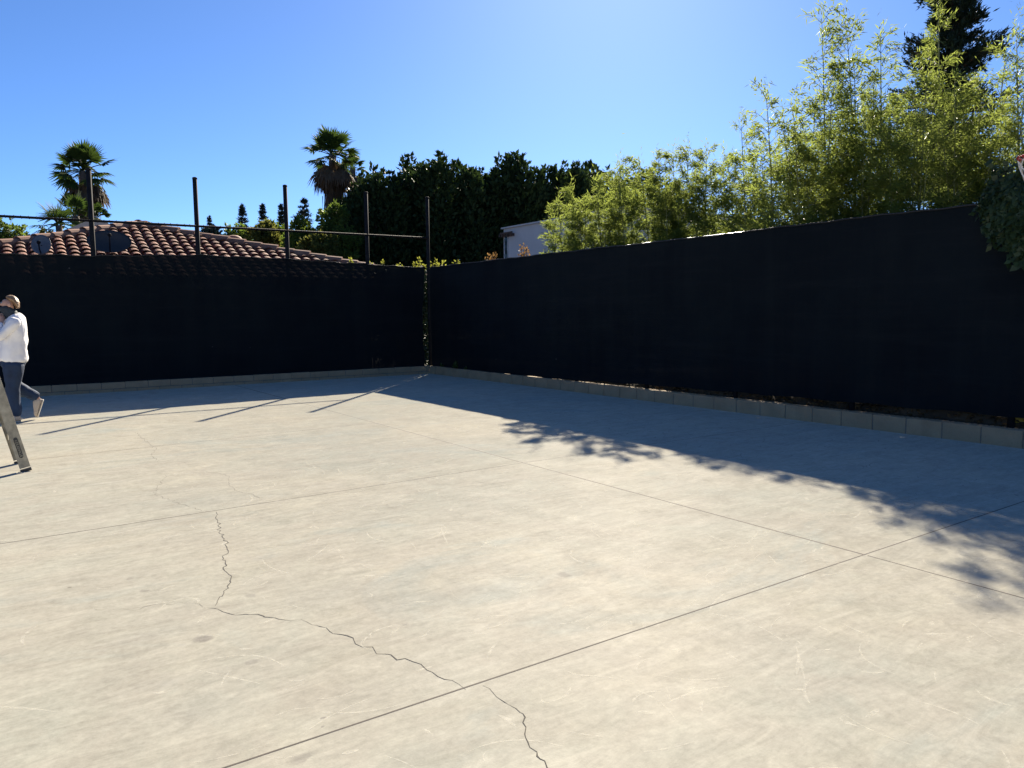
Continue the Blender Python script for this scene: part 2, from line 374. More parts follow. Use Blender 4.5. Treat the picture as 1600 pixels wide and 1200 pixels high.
# ------------------------------------------------------------------ fences
def tprof(pts, t):
    xs, ys = zip(*pts); return float(np.interp(t, xs, ys))
def fabric(u0, u1, nu, zb, zt, place, thick=.004, amp=.012):
    "a hung sheet with shallow billows: front and back face a few millimetres apart"
    nz = 26; mb = MB(); ph = rng.random(8)*6.28
    def disp(u, f):
        return amp*(math.sin(u*2.1+ph[0])*.6+math.sin(u*5.3+ph[1]+f*3)*.35+math.sin(f*9+ph[2]+u)*.3)*(.35+math.sin(f*math.pi))
    for s in (0, 1):
        vs = []
        for i in range(nu+1):
            u = u0+(u1-u0)*i/nu
            for j in range(nz+1):
                f = j/nz; z = zb(u)+(zt(u)-zb(u))*f
                vs.append(place(u, disp(u, f)+s*thick, z))
        fs = [(i*(nz+1)+j, (i+1)*(nz+1)+j, (i+1)*(nz+1)+j+1, i*(nz+1)+j+1) for i in range(nu) for j in range(nz)]
        if s == 0: mb.add(vs, fs)
    return mb
def chainlink(u0, u1, z0, z1, place, pitch=.055, r=.0019):
    mb = MB(); n = int((u1-u0)/pitch)
    for i in range(n):
        for sgn in (0, 1):
            pts = []; z = z0; k = 0
            while z <= z1+1e-6:
                off = (k+i) % 2 if sgn == 0 else 0
                if sgn == 0:
                    u = u0+i*pitch+(pitch/2 if k % 2 else 0)*1.0
                    pts.append(place(u, .003 if k % 2 else -.003, z))
                z += pitch/2*1.05; k += 1
            if len(pts) > 1: mb.tube(pts, r, 4, False)
            pts = []; z = z0; k = 0
            if sgn == 1:
                while z <= z1+1e-6:
                    u = u0+i*pitch-(pitch/2 if k % 2 else 0)
                    pts.append(place(u, -.003 if k % 2 else .003, z)); z += pitch/2*1.05; k += 1
                if len(pts) > 1: mb.tube(pts, r, 4, False)
    return mb
# far fence (along X)
ff = empty("chain_link_fence", (1.7, FY, 0), "black chain-link fence with tall bare posts and dark screen along the far side", "fence")
pl = lambda u, d, z: (u, FY-.055+d, z)
for x in (-7.8, -5.9, -4.0, -2.1, -.19, 1.725, 3.69, 5.595, 7.525, 9.16):
    mb = MB(); mb.tube([(x, FY, -.05), (x, FY, 4.37)], .047 if x < 9 else .042, 14)
    po = mb.build("post", M['darkmetal'], ff, True)
    mb = MB(); mb.loft([[(x+r*math.cos(a), FY+r*math.sin(a), z) for a in np.linspace(0, 6.283, 13)[:-1]] for r, z in ((.052, 4.355), (.052, 4.385), (.036, 4.40), (.01, 4.406))])
    o = mb.build("post_cap", M['darkmetal']); setpar(o, po)
mb = MB(); mb.tube([(-8, FY-.03, 3.385), (9.15, FY-.03, 3.385)], .024, 10); mb.build("top_rail", M['wire'], ff, True)
mb = MB()
for k in range(75):
    x = -.2+k*.125+rnd(-.02, .02)
    a0 = np.linspace(0, 6.283, 7)
    mb.tube([(x+.004*i, FY-.03+.031*math.cos(a), 3.385+.034*math.sin(a)) for i, a in enumerate(a0)], .004, 4)
ties = mb
cl = chainlink(-2.2, 9.12, 2.45, 3.41, lambda u, d, z: (u, FY-.055+d*1.2, z)); cl.add(ties.v, ties.f); cl.build("wire_mesh", M['wire'], ff)
top = [(-8, 2.66), (-.2, 2.69), (.6, 2.70), (1.7, 2.71), (2.6, 2.745), (3.7, 2.79), (4.6, 2.775), (5.6, 2.76), (6.5, 2.73), (7.5, 2.70), (8.3, 2.665), (9.1, 2.66)]
def ztop(u): return tprof(top, u)+.010*math.sin(u*7.1)+.006*math.sin(u*17+1)
fl = fabric(-8, 8.975, 150, lambda u: .16+.015*math.sin(u*3), ztop, lambda u, d, z: (u-(.05*math.sin((z-.2)*1.6)+.012*math.sin(z*9))*max(0, min(1, (u-8.3)/.5)), FY-.075+d, z))
fl.build("privacy_screen", M['screen'], ff, True)
mb = MB(); us = np.linspace(-8, 8.96, 170); mb.tube([(u, FY-.083, ztop(u)-.012) for u in us], .011, 6); mb.build("screen_hem", M['black'], ff, True)
# right fence (along Y)
fr = empty("chain_link_fence", (FX, 8, 0), "long chain-link fence with dark green-black screen along the right side of the court", "fence")
for y in (15.3, 13.4, 11.5, 9.6, 7.7, 5.8, 3.9, 2.0, .1, -1.8, -3.7):
    mb = MB(); mb.tube([(FX+.05, y, -.05), (FX+.05, y, 2.60)], .036, 12); mb.build("post", M['darkmetal'], fr, True)
mb = MB(); mb.tube([(FX, -4, 2.632), (FX, FY-.06, 2.632)], .021, 12); mb.build("top_rail", M['galv'], fr, True)
ztr = lambda u: 2.628+.005*math.sin(u*3.7)+.004*math.sin(u*13)+float(np.interp(u, [6.9, 7.3, 8.7, 9.0, 10.2, 10.8], [.034, .020, .020, .023, .026, .034]))
zbr = lambda u: float(np.interp(u, [-4, 3.3, 6, 9, 10.5, 12, 17], [.36, .325, .305, .27, .24, .20, .16]))+.008*math.sin(u*6)
fabric(-4, FY-.12, 170, zbr, ztr, lambda u, d, z: (FX-.03+d, u, z)).build("privacy_screen", M['screen_thick'], fr, True)
mb = MB(); us = np.linspace(-4, FY-.12, 170)
mb.tube([(FX-.036, u, ztr(u)-.012) for u in us], .010, 6); mb.build("screen_hem", M['black'], fr, True)
mb = chainlink(2.0, 13.0, .19, .50, lambda u, d, z: (FX+.005+d, u, z), .06, .0022)
mb.build("wire_mesh", M['wire'], fr)
# soil bank with dead leaves behind the right wall
mb = MB(); vs = []; ys = np.linspace(-4, 17, 120)
for y in ys:
    h = .30+.05*math.sin(y*1.7)+.03*math.sin(y*4.1)
    vs += [(KX+.185, y, -.05), (FX+.10, y, .12), (FX+.28, y, h), (FX+.75, y, h+.03), (FX+1.6, y, -.05)]
mb.add(vs, [(i*5+j, (i+1)*5+j, (i+1)*5+j+1, i*5+j+1) for i in range(119) for j in range(4)])
tag(mb.build("soil_bank", M['soil'], None, True), kind="structure")
n = 5200; y = rng.uniform(2.5, 14, n); q = rng.random(n)
P = np.stack([FX+.06+q*.6, y, .10+np.minimum(q*3, 1)*.22+rng.uniform(-.02, .05, n)], 1)
o = leaf_mesh("dead_leaves", P, rng.normal(size=(n, 3))*[1, 1, .35], rng.uniform(.05, .11, n), rng.uniform(.02, .04, n), M['litter'])
tag(o, kind="stuff")
yl = empty("shrub", (FX+.22, 3.78, .2), "small clump of sunlit yellow leaves behind the bottom of the right fence", "shrub")
n = 46; P = np.array([FX+.17, 3.80, .31])+rng.normal(size=(n, 3))*[.03, .075, .035]
leaf_mesh("foliage", P, rng.normal(size=(n, 3))*[.4, 1, .6]+[0, 0, .3], .07, .045, M['yellow'], yl)
mb = MB()
for k in range(6): mb.tube([(FX+.2, 3.8, .15), (FX+.17+rnd(-.03, .03), 3.8+rnd(-.12, .12), .30)], .004, 5)
mb.build("stem", M['bark'], yl)

# ------------------------------------------------------------------ trees and plants
def trunk_mesh(base, top, r0, r1, limbs=(), wob=.06, seg=7):
    mb = MB(); b = np.array(base); t = np.array(top); h = np.linalg.norm(t-b)
    pts = [b+(t-b)*k/seg+np.array([rnd(-1, 1), rnd(-1, 1), 0])*wob*h*.15*(0 < k < seg) for k in range(seg+1)]
    mb.tube(pts, [r0+(r1-r0)*(k/seg)**.8 for k in range(seg+1)], 8)
    for e, f in limbs:
        p = b+(t-b)*f; e = np.array(e); md = (p+e)/2+np.array([0, 0, .08*h*rnd(.2, 1)])
        r = r0*(1-f)*.5+r1*.5; mb.tube([p, md, e], [r, r*.6, r*.25], 6)
    return mb
def broad_tree(name, label, cat, px, py_top, D, wpx, hpx, mat, leaf=.22, n=6000, group=None, lobes=26, spiky=.3, columnar=False, zlow=.0):
    "crown top at the given picture point, D metres away; crown is many leafy lobes"
    top = at(px, py_top, D); w = wpx/FPX*D; h = hpx/FPX*D
    cz = top[2]-h/2; base = (top[0], top[1], 0)
    root = empty(name, base, label, cat, group)
    lob = []
    for k in range(lobes):
        u = rng.normal(size=3); u /= np.linalg.norm(u); rr = rng.random()**.45
        c = np.array([top[0]+u[0]*w*.40*rr, top[1]+u[1]*w*.40*rr, cz+u[2]*h*.40*rr])
        lob.append((c, w*rnd(.13, .24)))
    per = n//lobes; P = []; D_ = []; T = []
    for c, r in lob:
        v = norm(rng.normal(size=(per, 3))); q = rng.random((per, 1))**.33
        sc = np.array([1, 1, 1.5 if columnar else .85])
        p = c+v*q*r*sc; P.append(p); D_.append(v+np.array([0, 0, .7 if columnar else .1])+rng.normal(size=(per, 3))*.5)
        T.append(np.clip(rng.random(per)*.6+rnd(0, .4), 0, 1))
        if spiky:                                              # shoots that break the outline
            ns = 5
            for j in range(ns):
                d = norm(rng.normal(size=3)+np.array([0, 0, 1.6])); L = r*rnd(.7, 1.5)*spiky*2
                q = rng.random((14, 1)); P.append(c+d*r*.8*sc+d*q*L+rng.normal(size=(14, 3))*.05*r); D_.append(d+rng.normal(size=(14, 3))*.5); T.append(rng.random(14))
    P = np.concatenate(P); D_ = np.concatenate(D_); T = np.concatenate(T)
    leaf_mesh("crown", P, D_, rng.uniform(.6, 1.3, len(P))*leaf, rng.uniform(.4, .7, len(P))*leaf, mat, root, tint=T)
    limbs = [(c, rnd(.35, .8)) for c, r in lob[:10]]
    trunk_mesh(base, (top[0], top[1], cz+h*.2), max(.1, w*.05), .04, limbs).build("trunk", M['bark'], root, True)
    return root
# dense dark screen trees (clipped ficus) in the middle distance: upright tufts form each crown
def ficus(label, px, py_top, D, wpx, n=9500, seed=0, mat=None, tufts=46):
    top = at(px, py_top, D); w = wpx*1.22/FPX*D; root = empty("ficus_tree", (top[0], top[1], 0), label, "tree", "dark dense trees in the middle distance")
    P = []; D_ = []; T = []; tl = []
    n = int(n*1.25); per = n//tufts
    for k in range(tufts):
        a = rng.random()*6.283; r = math.sqrt(rng.random())*w*.46
        drop = (r/(w*.5))**2*.19*top[2]+rng.random()*.05*top[2]
        zt = top[2]-drop if k > 2 else top[2]-rng.random()*.2; tx, ty = top[0]+r*math.cos(a)*.98, top[1]+r*math.sin(a)
        if k == 0: tx, ty = top[0], top[1]
        tr = w*rnd(.10, .17); H = zt-.2
        f = rng.random(per)**.72; ang = rng.random(per)*6.283
        prof = tr*np.clip((1-f)*6.5, .05, 1)**.7*(.88+.22*np.sin(f*17+k))
        q = prof*np.sqrt(rng.random(per))
        p = np.stack([tx+q*np.cos(ang), ty+q*np.sin(ang), 0.2+f*H], 1); P.append(p)
        D_.append(np.stack([np.cos(ang)*.9, np.sin(ang)*.9, np.full(per, 1.1)], 1)+rng.normal(size=(per, 3))*.45)
        T.append(np.clip(rng.random(per)*.65+rnd(0, .35), 0, 1)); tl.append((tx, ty, zt))
    P = np.concatenate(P); D_ = np.concatenate(D_); T = np.concatenate(T)
    leaf_mesh("crown", P, D_, rng.uniform(.18, .42, len(P)), rng.uniform(.12, .24, len(P)), mat or M['ficus'], root, tint=T)
    trunk_mesh((top[0], top[1], 0), (top[0], top[1], top[2]*.75), .22, .05, [((t[0], t[1], t[2]*.7), rnd(.2, .5)) for t in tl[:12]]).build("trunk", M['bark'], root, True)
ficus("lowest dark dense tree at the left end of the dark tree mass", 548, 302, 43, 60, 8000)
ficus("dark dense tree just right of the taller palm, lower than its right neighbour", 598, 264, 44, 105, 13000)
ficus("dark rounded dense tree with a spiky crown, topping the left half of the dark mass", 688, 236, 45, 128, 17000)
ficus("dark dense tree behind the last bare post, low between two taller neighbours", 655, 272, 49, 80, 8000)
ficus("dark dense tree filling the dip in the dark tree mass", 752, 262, 47, 80, 9000)
ficus("dark dense tree with a pointed top above the white house", 806, 239, 46, 96, 13000)
ficus("dark dense tree above the white house, at right of the pointed one", 866, 260, 48, 90, 11000)
ficus("dark dense tree linking the trees above the white house to the leftmost bamboo", 896, 254, 47, 76, 9000)
ficus("dark dense tree showing just above the leftmost bamboo", 922, 252, 54, 105, 11000)
ficus("dark dense tree farthest right of the dark mass, mostly behind bamboo", 1005, 262, 58, 110, 9000)
# greener trees between the roof and the dark mass
G = "green trees behind the tiled roof"
broad_tree("leafy_tree", "bright green drooping tree below the taller palm", "tree", 522, 312, 40, 74, 130, M['green'], .20, 7000, G)
broad_tree("leafy_tree", "yellow-green bush beyond the roof, between two posts of the far fence", "tree", 412, 336, 46, 46, 70, M['olive'], .2, 4500, G)
broad_tree("leafy_tree", "mid green tree just left of the drooping green tree", "tree", 470, 344, 44, 70, 90, M['green'], .2, 6000, G)
broad_tree("leafy_tree", "low green tree over the right slope of the tiled roof", "tree", 372, 354, 48, 70, 70, M['green'], .2, 5000, G)
broad_tree("leafy_tree", "olive green bush low against the dark trees, above the roof's end", "tree", 498, 366, 36, 60, 60, M['olive'], .2, 4500, G)
broad_tree("leafy_tree", "small distant green tree right of the second bare post", "tree", 330, 356, 60, 44, 60, M['farpine'], .25, 3000, G)
broad_tree("leafy_tree", "green tree filling the gap right of the third bare post", "tree", 436, 352, 50, 60, 80, M['green'], .22, 5000, G)
def pine(label, px, py_top, D, wpx, hpx, mat, n=1700, name="pine_tree", layers=10, gap=.5, group="small dark pines on the skyline", needle=.34, zbase=None, narrow=.9):
    top = at(px, py_top, D); w = wpx/FPX*D/2; h = hpx/FPX*D; root = empty(name, (top[0], top[1], 0), label, "tree", group)
    P = []; D_ = []; br = []
    per = n//(layers*7)
    for k in range(layers):
        f = (k+.4+rnd(-.35, .35))/layers; z = top[2]-f*h; R = w*(.12+.95*f**narrow)*rnd(.75, 1.12)
        for j in range(7):
            a = j*6.283/7+k*.7+rnd(-.3, .3); L = R*rnd(.45, 1.15); s_z = rnd(-.25, .25)*h/layers; z += s_z; e = np.array([top[0]+L*math.cos(a), top[1]+L*math.sin(a), z+L*.22]); s = np.array([top[0], top[1], z])
            br.append((s, e)); t = rng.random((per, 1))**.7
            P.append(s+(e-s)*t+rng.normal(size=(per, 3))*[R*.07, R*.07, h/layers*gap*.30])
            D_.append((e-s)/max(L, 1e-6)+np.array([0, 0, .5])+rng.normal(size=(per, 3))*.7)
    P.append(np.array(top)+rng.normal(size=(40, 3))*[w*.05, w*.05, h*.03]); D_.append(rng.normal(size=(40, 3))+[0, 0, 1.5])
    P = np.concatenate(P); D_ = np.concatenate(D_)
    leaf_mesh("crown", P, D_, rng.uniform(.6, 1.2, len(P))*needle, needle*.22, mat, root)
    mb = MB(); mb.tube([(top[0], top[1], 0), (top[0], top[1], top[2]-.2)], [w*.14, .03], 8)
    for s, e in br: mb.tube([s, e], [.03+w*.02, .012], 4, False)
    mb.build("trunk", M['bark'], root, True)
pine("small slim pine on the skyline right of the second bare post", 378, 323, 80, 20, 45, M['farpine'])
pine("small pine on the skyline above the yellow-green bush", 410, 322, 85, 17, 40, M['farpine'])
pine("small pine just left of the third bare post", 439, 323, 82, 16, 42, M['farpine'])
pine("widest of the small skyline pines, just right of the third bare post", 475, 314, 75, 34, 46, M['farpine'], 1500)
pine("tiny distant pine just right of the second bare post", 327, 340, 95, 12, 28, M['farpine'], 700)
pine("thin dark cypress spike between the taller palm and the dark trees", 562, 280, 55, 7, 60, M['conifer'], 1600, "cypress", 14, .8, None, .3)
# large star pine behind the bamboo
pine("large dark conifer with upswept branches rising behind the bamboo", 1496, -150, 19, 215, 480, M['conifer'], 46000, "conifer", 26, .85, None, .17, None, .8)
# trees at far left
broad_tree("citrus_tree", "leafy citrus tree with dark leaves at the left edge above the roof", "tree", 2, 326, 27, 56, 110, M['green'], .13, 2600, None, 18, .5)
broad_tree("leafy_tree", "low olive bush beyond the roof's left slope", "tree", 72, 356, 30, 54, 60, M['olive'], .15, 2600, G, 14, .5)
broad_tree("leafy_tree", "low green bush beside the citrus tree behind the small dish", "tree", 38, 360, 29, 40, 60, M['green'], .14, 2000, G, 12, .5)
# fan palms
def palm(label, px, py, D, rad, trunk_r, nf=30, nd=40, skirt=1.0, name="fan_palm", group="fan palms on the skyline", leafw=.11, blen=.95, rise=1.0):
    "px,py is the growing point of the crown"
    c = at(px, py, D); root = empty(name, (c[0], c[1], 0), label, "palm tree", group)
    green = []; dead = []; pet = MB()
    def frond(az, el, L, B, store, droop, nb=20, spread=1.75, pm=None):
        d = np.array([math.cos(az)*math.cos(el), math.sin(az)*math.cos(el), math.sin(el)])
        s = np.array([-math.sin(az), math.cos(az), 0]); hub = c+d*L-np.array([0, 0, 1])*droop*L*.25
        if pm is not None: pm.tube([c+d*.1, (c+hub)/2+np.array([0, 0, .05]), hub], [.03, .022, .014], 4, False)
        tw = rnd(-.5, .5); nrm = np.cross(s, d); s2 = s*math.cos(tw)+nrm*math.sin(tw)
        for k in range(nb):
            a = spread*(k/(nb-1)-.5)*2*rnd(.96, 1.04); l = B*(1-.25*abs(a)/spread)*rnd(.85, 1.1)
            v = d*math.cos(a)+s2*math.sin(a); v = v/np.linalg.norm(v); wv = np.cross(v, np.cross(d, s2)+rng.normal(size=3)*.25); wv /= max(np.linalg.norm(wv), 1e-6)
            w = leafw*rnd(.8, 1.2); p1 = hub+v*l*.55-np.array([0, 0, 1])*l*.05*droop; 
            v2 = v-np.array([0, 0, 1])*droop*rnd(.5, 1.3); v2 /= np.linalg.norm(v2); p2 = p1+v2*l*.5
            store.append([hub, p1+wv*w, p1+wv*w*.2, hub]); store[-1] = [hub-wv*.006, hub+wv*.006, p1+wv*w/2, p1-wv*w/2]
            store.append([p1-wv*w/2, p1+wv*w/2, p2+wv*.004, p2-wv*.004])
    for k in range(nf):
        f = k/nf; el = math.radians(82-f*112)+rnd(-.12, .12); az = k*2.39996+rnd(-.25, .25)
        frond(az, el, rad*rnd(.40, .60), rad*blen*.50*rnd(.85, 1.1), green, .25+.7*max(0, f-.35), pm=pet)
    for k in range(nd):
        f = k/max(nd-1, 1); el = math.radians(-38-f*48)+rnd(-.1, .1); az = k*2.39996+rnd(-.3, .3)
        frond(az, el, rad*rnd(.40, .62)*(1-.25*f), rad*.62*skirt*rnd(.8, 1.1), dead, 1.3, 14, 1.2)
        # hanging thatch lower down the trunk
        if skirt > .7:
            z = c[2]-rad*rnd(.3, 1.75); aa = rnd(0, 6.283); rr = trunk_r+rnd(.05, .52)*rad*max(.12, 1-(c[2]-z)/(rad*1.9))
            p = np.array([c[0]+rr*math.cos(aa), c[1]+rr*math.sin(aa), z])
            for j in range(16):
                q = p+rng.normal(size=3)*[.12, .12, .2]; e = q+np.array([math.cos(aa)*.1, math.sin(aa)*.1, -1])*rnd(.35, .8)*rad*.5; w_ = np.array([-math.sin(aa), math.cos(aa), 0])*.035
                dead.append([q-w_, q+w_, e+w_*.2, e-w_*.2])
    V = np.array(green).reshape(-1, 3); quads("fronds", V, len(green), M['palm'], root)
    if dead: V = np.array(dead).reshape(-1, 3); quads("dead_skirt", V, len(dead), M['deadpalm'], root)
    pet.build("petioles", M['palm'], root)
    trunk_mesh((c[0], c[1], 0), c, trunk_r*1.25, trunk_r, (), .02, 10).build("trunk", M['bark'], root, True)
palm("tall fan palm with brown skirt behind the tiled roof, behind the first bare post", 131, 268, 36, 1.62, .20, 26, 40, .85)
palm("taller fan palm with a thick brown skirt of dead fronds, beside the dark trees", 519, 243, 45, 1.85, .22, 30, 74, 1.0)
palm("slender fan palm half hidden behind the right edge of the taller palm", 551, 262, 52, 1.2, .20, 12, 34, .9)
palm("short young fan palm low behind the roof at the foot of the left palm", 118, 338, 33, 1.2, .16, 11, 0, .3)
palm("young drooping palm with thin blades left of the left palm's trunk", 92, 352, 30, .95, .12, 14, 0, .3, leafw=.04, blen=1.3)
palm("low green fan palm peeking out right of the left palm's trunk", 150, 340, 35, .85, .12, 9, 0, .3)

# bamboo ------------------------------------------------------------
BG = "bamboo growing behind the right fence"
def bamboo(label, culms, leaves=1.0, dense=1.0):
    "culms: list of (px, py, X, spread) - top point of each culm on the plane x = X"
    t0 = onx(culms[0][0], culms[0][1], culms[0][2]); ls = .74 if culms[0][0] > 1400 else 1.0; leaves /= ls**1.4
    root = empty("bamboo", (t0[0]+.1, t0[1], 0), label, "bamboo", BG)
    P = []; D_ = []; T = []; tb = MB()
    for (px, py, X, sp) in culms:
        tip = onx(px, py, X); H = tip[2]
        base = np.array([max(X+rnd(.0, .35), 9.95), tip[1]+rnd(-.25, .25), .0]); lean = tip-base
        ts = np.linspace(0, 1, 16)
        pts = np.array([base+np.array([0, 0, H])*t+np.array([lean[0], lean[1], 0])*t**2.2 for t in ts]); pts[-1, 2] -= .02
        one = MB(); one.tube(pts, [.016*(1-t)**.6+.0025 for t in ts], 6)
        one.build("culm", M['culm'], root, True)
        nn = int(H/.17)
        for k in range(nn):
            f = .10+.90*(k+.5)/nn; i = min(int(f*15), 14); q = f*15-i; p = pts[i]*(1-q)+pts[i+1]*q
            for j in range(2 if f < .45 else 3 if f < .9 else 2):
                az = rnd(0, 6.283); up = rnd(.35, .95); L = sp*(1.08-.66*f**2.2)*rnd(.5, 1.2)*(.75 if f < .3 else 1)
                d = norm(np.array([math.cos(az), math.sin(az), up])); e = p+d*L
                mid = p+d*L*.5+np.array([0, 0, .04]); e = e-np.array([0, 0, .10])*L
                if e[2] < 2.8 and e[0] < FX+.12 or mid[2] < 2.8 and mid[0] < FX+.08: continue
                tb.tube([p, mid, e], [.004, .003, .0015], 3, False)
                m_ = int(rnd(44, 70)*leaves*dense*max(.5, L/.6)*(.6 if f < .4 else 1))
                t = .2+.8*rng.random(m_)**.75; a_ = t[:, None]
                pos = np.where(a_ < .5, p+(mid-p)*a_*2, mid+(e-mid)*(a_-.5)*2)+rng.normal(size=(m_, 3))*.022*(1+1.4*L)
                P.append(pos); dd = d*.8+rng.normal(size=(m_, 3))*.55+np.array([0, 0, -.12]); D_.append(dd); T.append(np.clip(rng.random(m_)*.7+rnd(0, .3), 0, 1))
        m_ = 36; P.append(pts[-1]+rng.normal(size=(m_, 3))*[.03, .03, .14]); D_.append(rng.normal(size=(m_, 3))*.5+[0, 0, .9]); T.append(rng.random(m_))
    tb.build("twigs", M['culm'], root)
    P = np.concatenate(P); D_ = np.concatenate(D_); T = np.concatenate(T); ok = (P[:, 2] > 2.85) | (P[:, 0] > FX+.20); P, D_, T = P[ok], D_[ok], T[ok]; n = len(P)
    leaf_mesh("foliage", P, D_, ls*rng.uniform(.075, .145, n), ls*rng.uniform(.012, .022, n), M['bamboo'], root, bend=.15, tint=T, mid=.35)
bamboo("leftmost bamboo, leaning left in front of the white house", [(872, 318, 9.75, .7), (893, 296, 9.8, .7), (862, 345, 9.7, .6), (915, 318, 9.9, .6)], 1.8)
bamboo("bushy bamboo with two plumes just right of the leftmost bamboo", [(930, 280, 10.0, .65), (965, 268, 10.3, .6), (945, 318, 10.1, .65), (905, 340, 9.8, .6)], 1.8)
bamboo("bushy bamboo beneath a short upright plume, left part of the low mass", [(968, 256, 11.0, .65), (1000, 262, 11.0, .65), (985, 300, 10.8, .75), (1030, 285, 11.0, .7)], 1.8)
bamboo("rounded bamboo with many small upright tips in the middle of the low mass", [(1028, 247, 11.3, .7), (1052, 242, 11.1, .6), (1060, 290, 11.0, .8), (1040, 305, 10.6, .7)], 1.8)
bamboo("bamboo with a pair of small spires right of the rounded bamboo", [(1076, 234, 11.4, .65), (1104, 236, 11.1, .65), (1095, 275, 11.1, .8), (1120, 292, 11.0, .8)], 1.8)
bamboo("bamboo with one tall feathery plume standing alone right of the pair of small spires", [(1158, 196, 10.7, .6), (1138, 262, 11.0, .7), (1165, 280, 11.0, .8), (1130, 245, 11.4, .6)])
bamboo("bamboo whose arching plume leans left beside the tallest left culms", [(1197, 144, 9.32, .7), (1222, 190, 9.4, .7), (1190, 240, 10.4, .7), (1180, 262, 10.8, .7)], .9)
bamboo("shorter bamboo filling the foot of the left-leaning plume", [(1240, 178, 9.42, .6), (1252, 225, 9.6, .6), (1215, 262, 10.2, .7), (1235, 285, 10.4, .6)], .9)
bamboo("tallest open bamboo on the left with two feathery tips against the sky", [(1284, 26, 10.2, .85), (1322, 36, 10.4, .75), (1300, 140, 10.0, .85)], 1.0)
bamboo("airy bamboo lower than the two-tipped one, thin culms with sky between", [(1335, 100, 10.5, .75), (1275, 165, 10.3, .75), (1318, 220, 10.1, .65), (1290, 255, 10.2, .6)], .85)
bamboo("slim bamboo with a single bare-stemmed tip left of the dark conifer", [(1376, 54, 10.3, .6), (1366, 140, 10.2, .7), (1390, 170, 10.5, .6)], .8)
bamboo("low leafy bamboo under the slim single-tipped one", [(1350, 205, 10.1, .65), (1385, 215, 10.0, .7), (1405, 235, 10.2, .6), (1345, 250, 10.3, .6)])
bamboo("dense tall yellow-green bamboo in front of the conifer's left half", [(1466, -4, 10.2, .46), (1450, 92, 10.0, .6), (1430, 140, 10.2, .6), (1492, 118, 9.9, .6)], .85)
bamboo("dense bamboo mass below the conifer", [(1430, 185, 10.0, .7), (1470, 190, 9.9, .7), (1505, 165, 10.1, .7), (1450, 235, 9.9, .6)], .8)
bamboo("bushy tall bamboo in front of the conifer's right half", [(1588, 44, 10.3, .55), (1530, 122, 10.1, .6), (1572, 78, 10.4, .5), (1548, 160, 10.0, .6)], .85)
bamboo("bamboo at the right edge of the picture above the basketball ring", [(1604, 120, 10.3, .6), (1592, 170, 10.1, .6), (1640, 70, 10.4, .6), (1565, 205, 10.0, .6)], .8)
bamboo("low bamboo just above the ivy at the right end of the fence", [(1520, 205, 10.0, .7), (1550, 225, 9.9, .7), (1490, 240, 10.0, .6), (1580, 245, 10.1, .6)], .8)

bamboo("leafy bamboo in the second row behind the left-leaning plume", [(1215, 226, 11.6, .8), (1250, 216, 11.8, .8), (1180, 250, 11.5, .8), (1282, 232, 11.4, .8)], 1.2)
bamboo("leafy bamboo in the second row behind the two-tipped and single-tipped ones", [(1312, 196, 11.7, .8), (1348, 172, 11.8, .8), (1390, 165, 11.6, .8), (1415, 190, 11.5, .8)], 1.2)
# shrubs peeping over the fences
def shrub(label, px, py, D, wpx, hpx, mat, n, name="shrub", leaf=.07, group="small shrubs peeping over the fences"):
    t = at(px, py, D); w = wpx/FPX*D; h = hpx/FPX*D; root = empty(name, (t[0], t[1], 0), label, "shrub", group)
    P = []; D_ = []; mb = MB()
    for k in range(7):
        a = rnd(0, 6.283); r = w*.5*math.sqrt(rnd(0, 1)); e = np.array([t[0]+r*math.cos(a), t[1]+r*math.sin(a), t[2]-(r/w)**2*h*1.1-(rnd(0, .25)*h if k else 0)])
        b = np.array([t[0], t[1], 0]); mb.tube([b, (b+e)/2, e], [.018, .012, .004], 5)
        q = rng.random((n//7, 1)); v = norm(rng.normal(size=(n//7, 3)))
        P.append(e-np.array([0, 0, 1])*q*h+v*w*.14*np.minimum(1, .3+q*2)); D_.append(v+np.array([0, 0, .9]))
    leaf_mesh("foliage", np.concatenate(P), np.concatenate(D_), leaf, leaf*.55, mat, root)
    mb.build("stem", M['bark'], root)
shrub("thin pale green shrub tip between the fourth and fifth bare posts, at left", 596, 400, 20.2, 9, 40, M['shrub'], 120)
shrub("thin pale green shrub tip just left of the last bare post", 625, 402, 20.4, 8, 40, M['shrub'], 110)
shrub("tiny pale shrub tip right of the fourth bare post", 580, 407, 20.0, 14, 30, M['shrub'], 120)
shrub("pale shrub tip touching the last bare post from the left", 656, 403, 20.6, 20, 30, M['shrub'], 200)
shrub("wide yellow-green shrub just right of the last bare post", 684, 404, 20.6, 30, 40, M['shrub'], 420)
shrub("small yellow-green shrub between the last post and the reddish shrub", 712, 401, 20.8, 18, 34, M['shrub'], 260)
shrub("reddish orange shrub left of the white house", 766, 388, 21, 22, 40, M['photinia'], 330)
shrub("reddish shrub in front of the white house wall", 820, 381, 21, 24, 44, M['photinia'], 300)
shrub("dim green shrub tip right of the roof's lower end", 548, 403, 19.6, 14, 24, M['shrub'], 120)
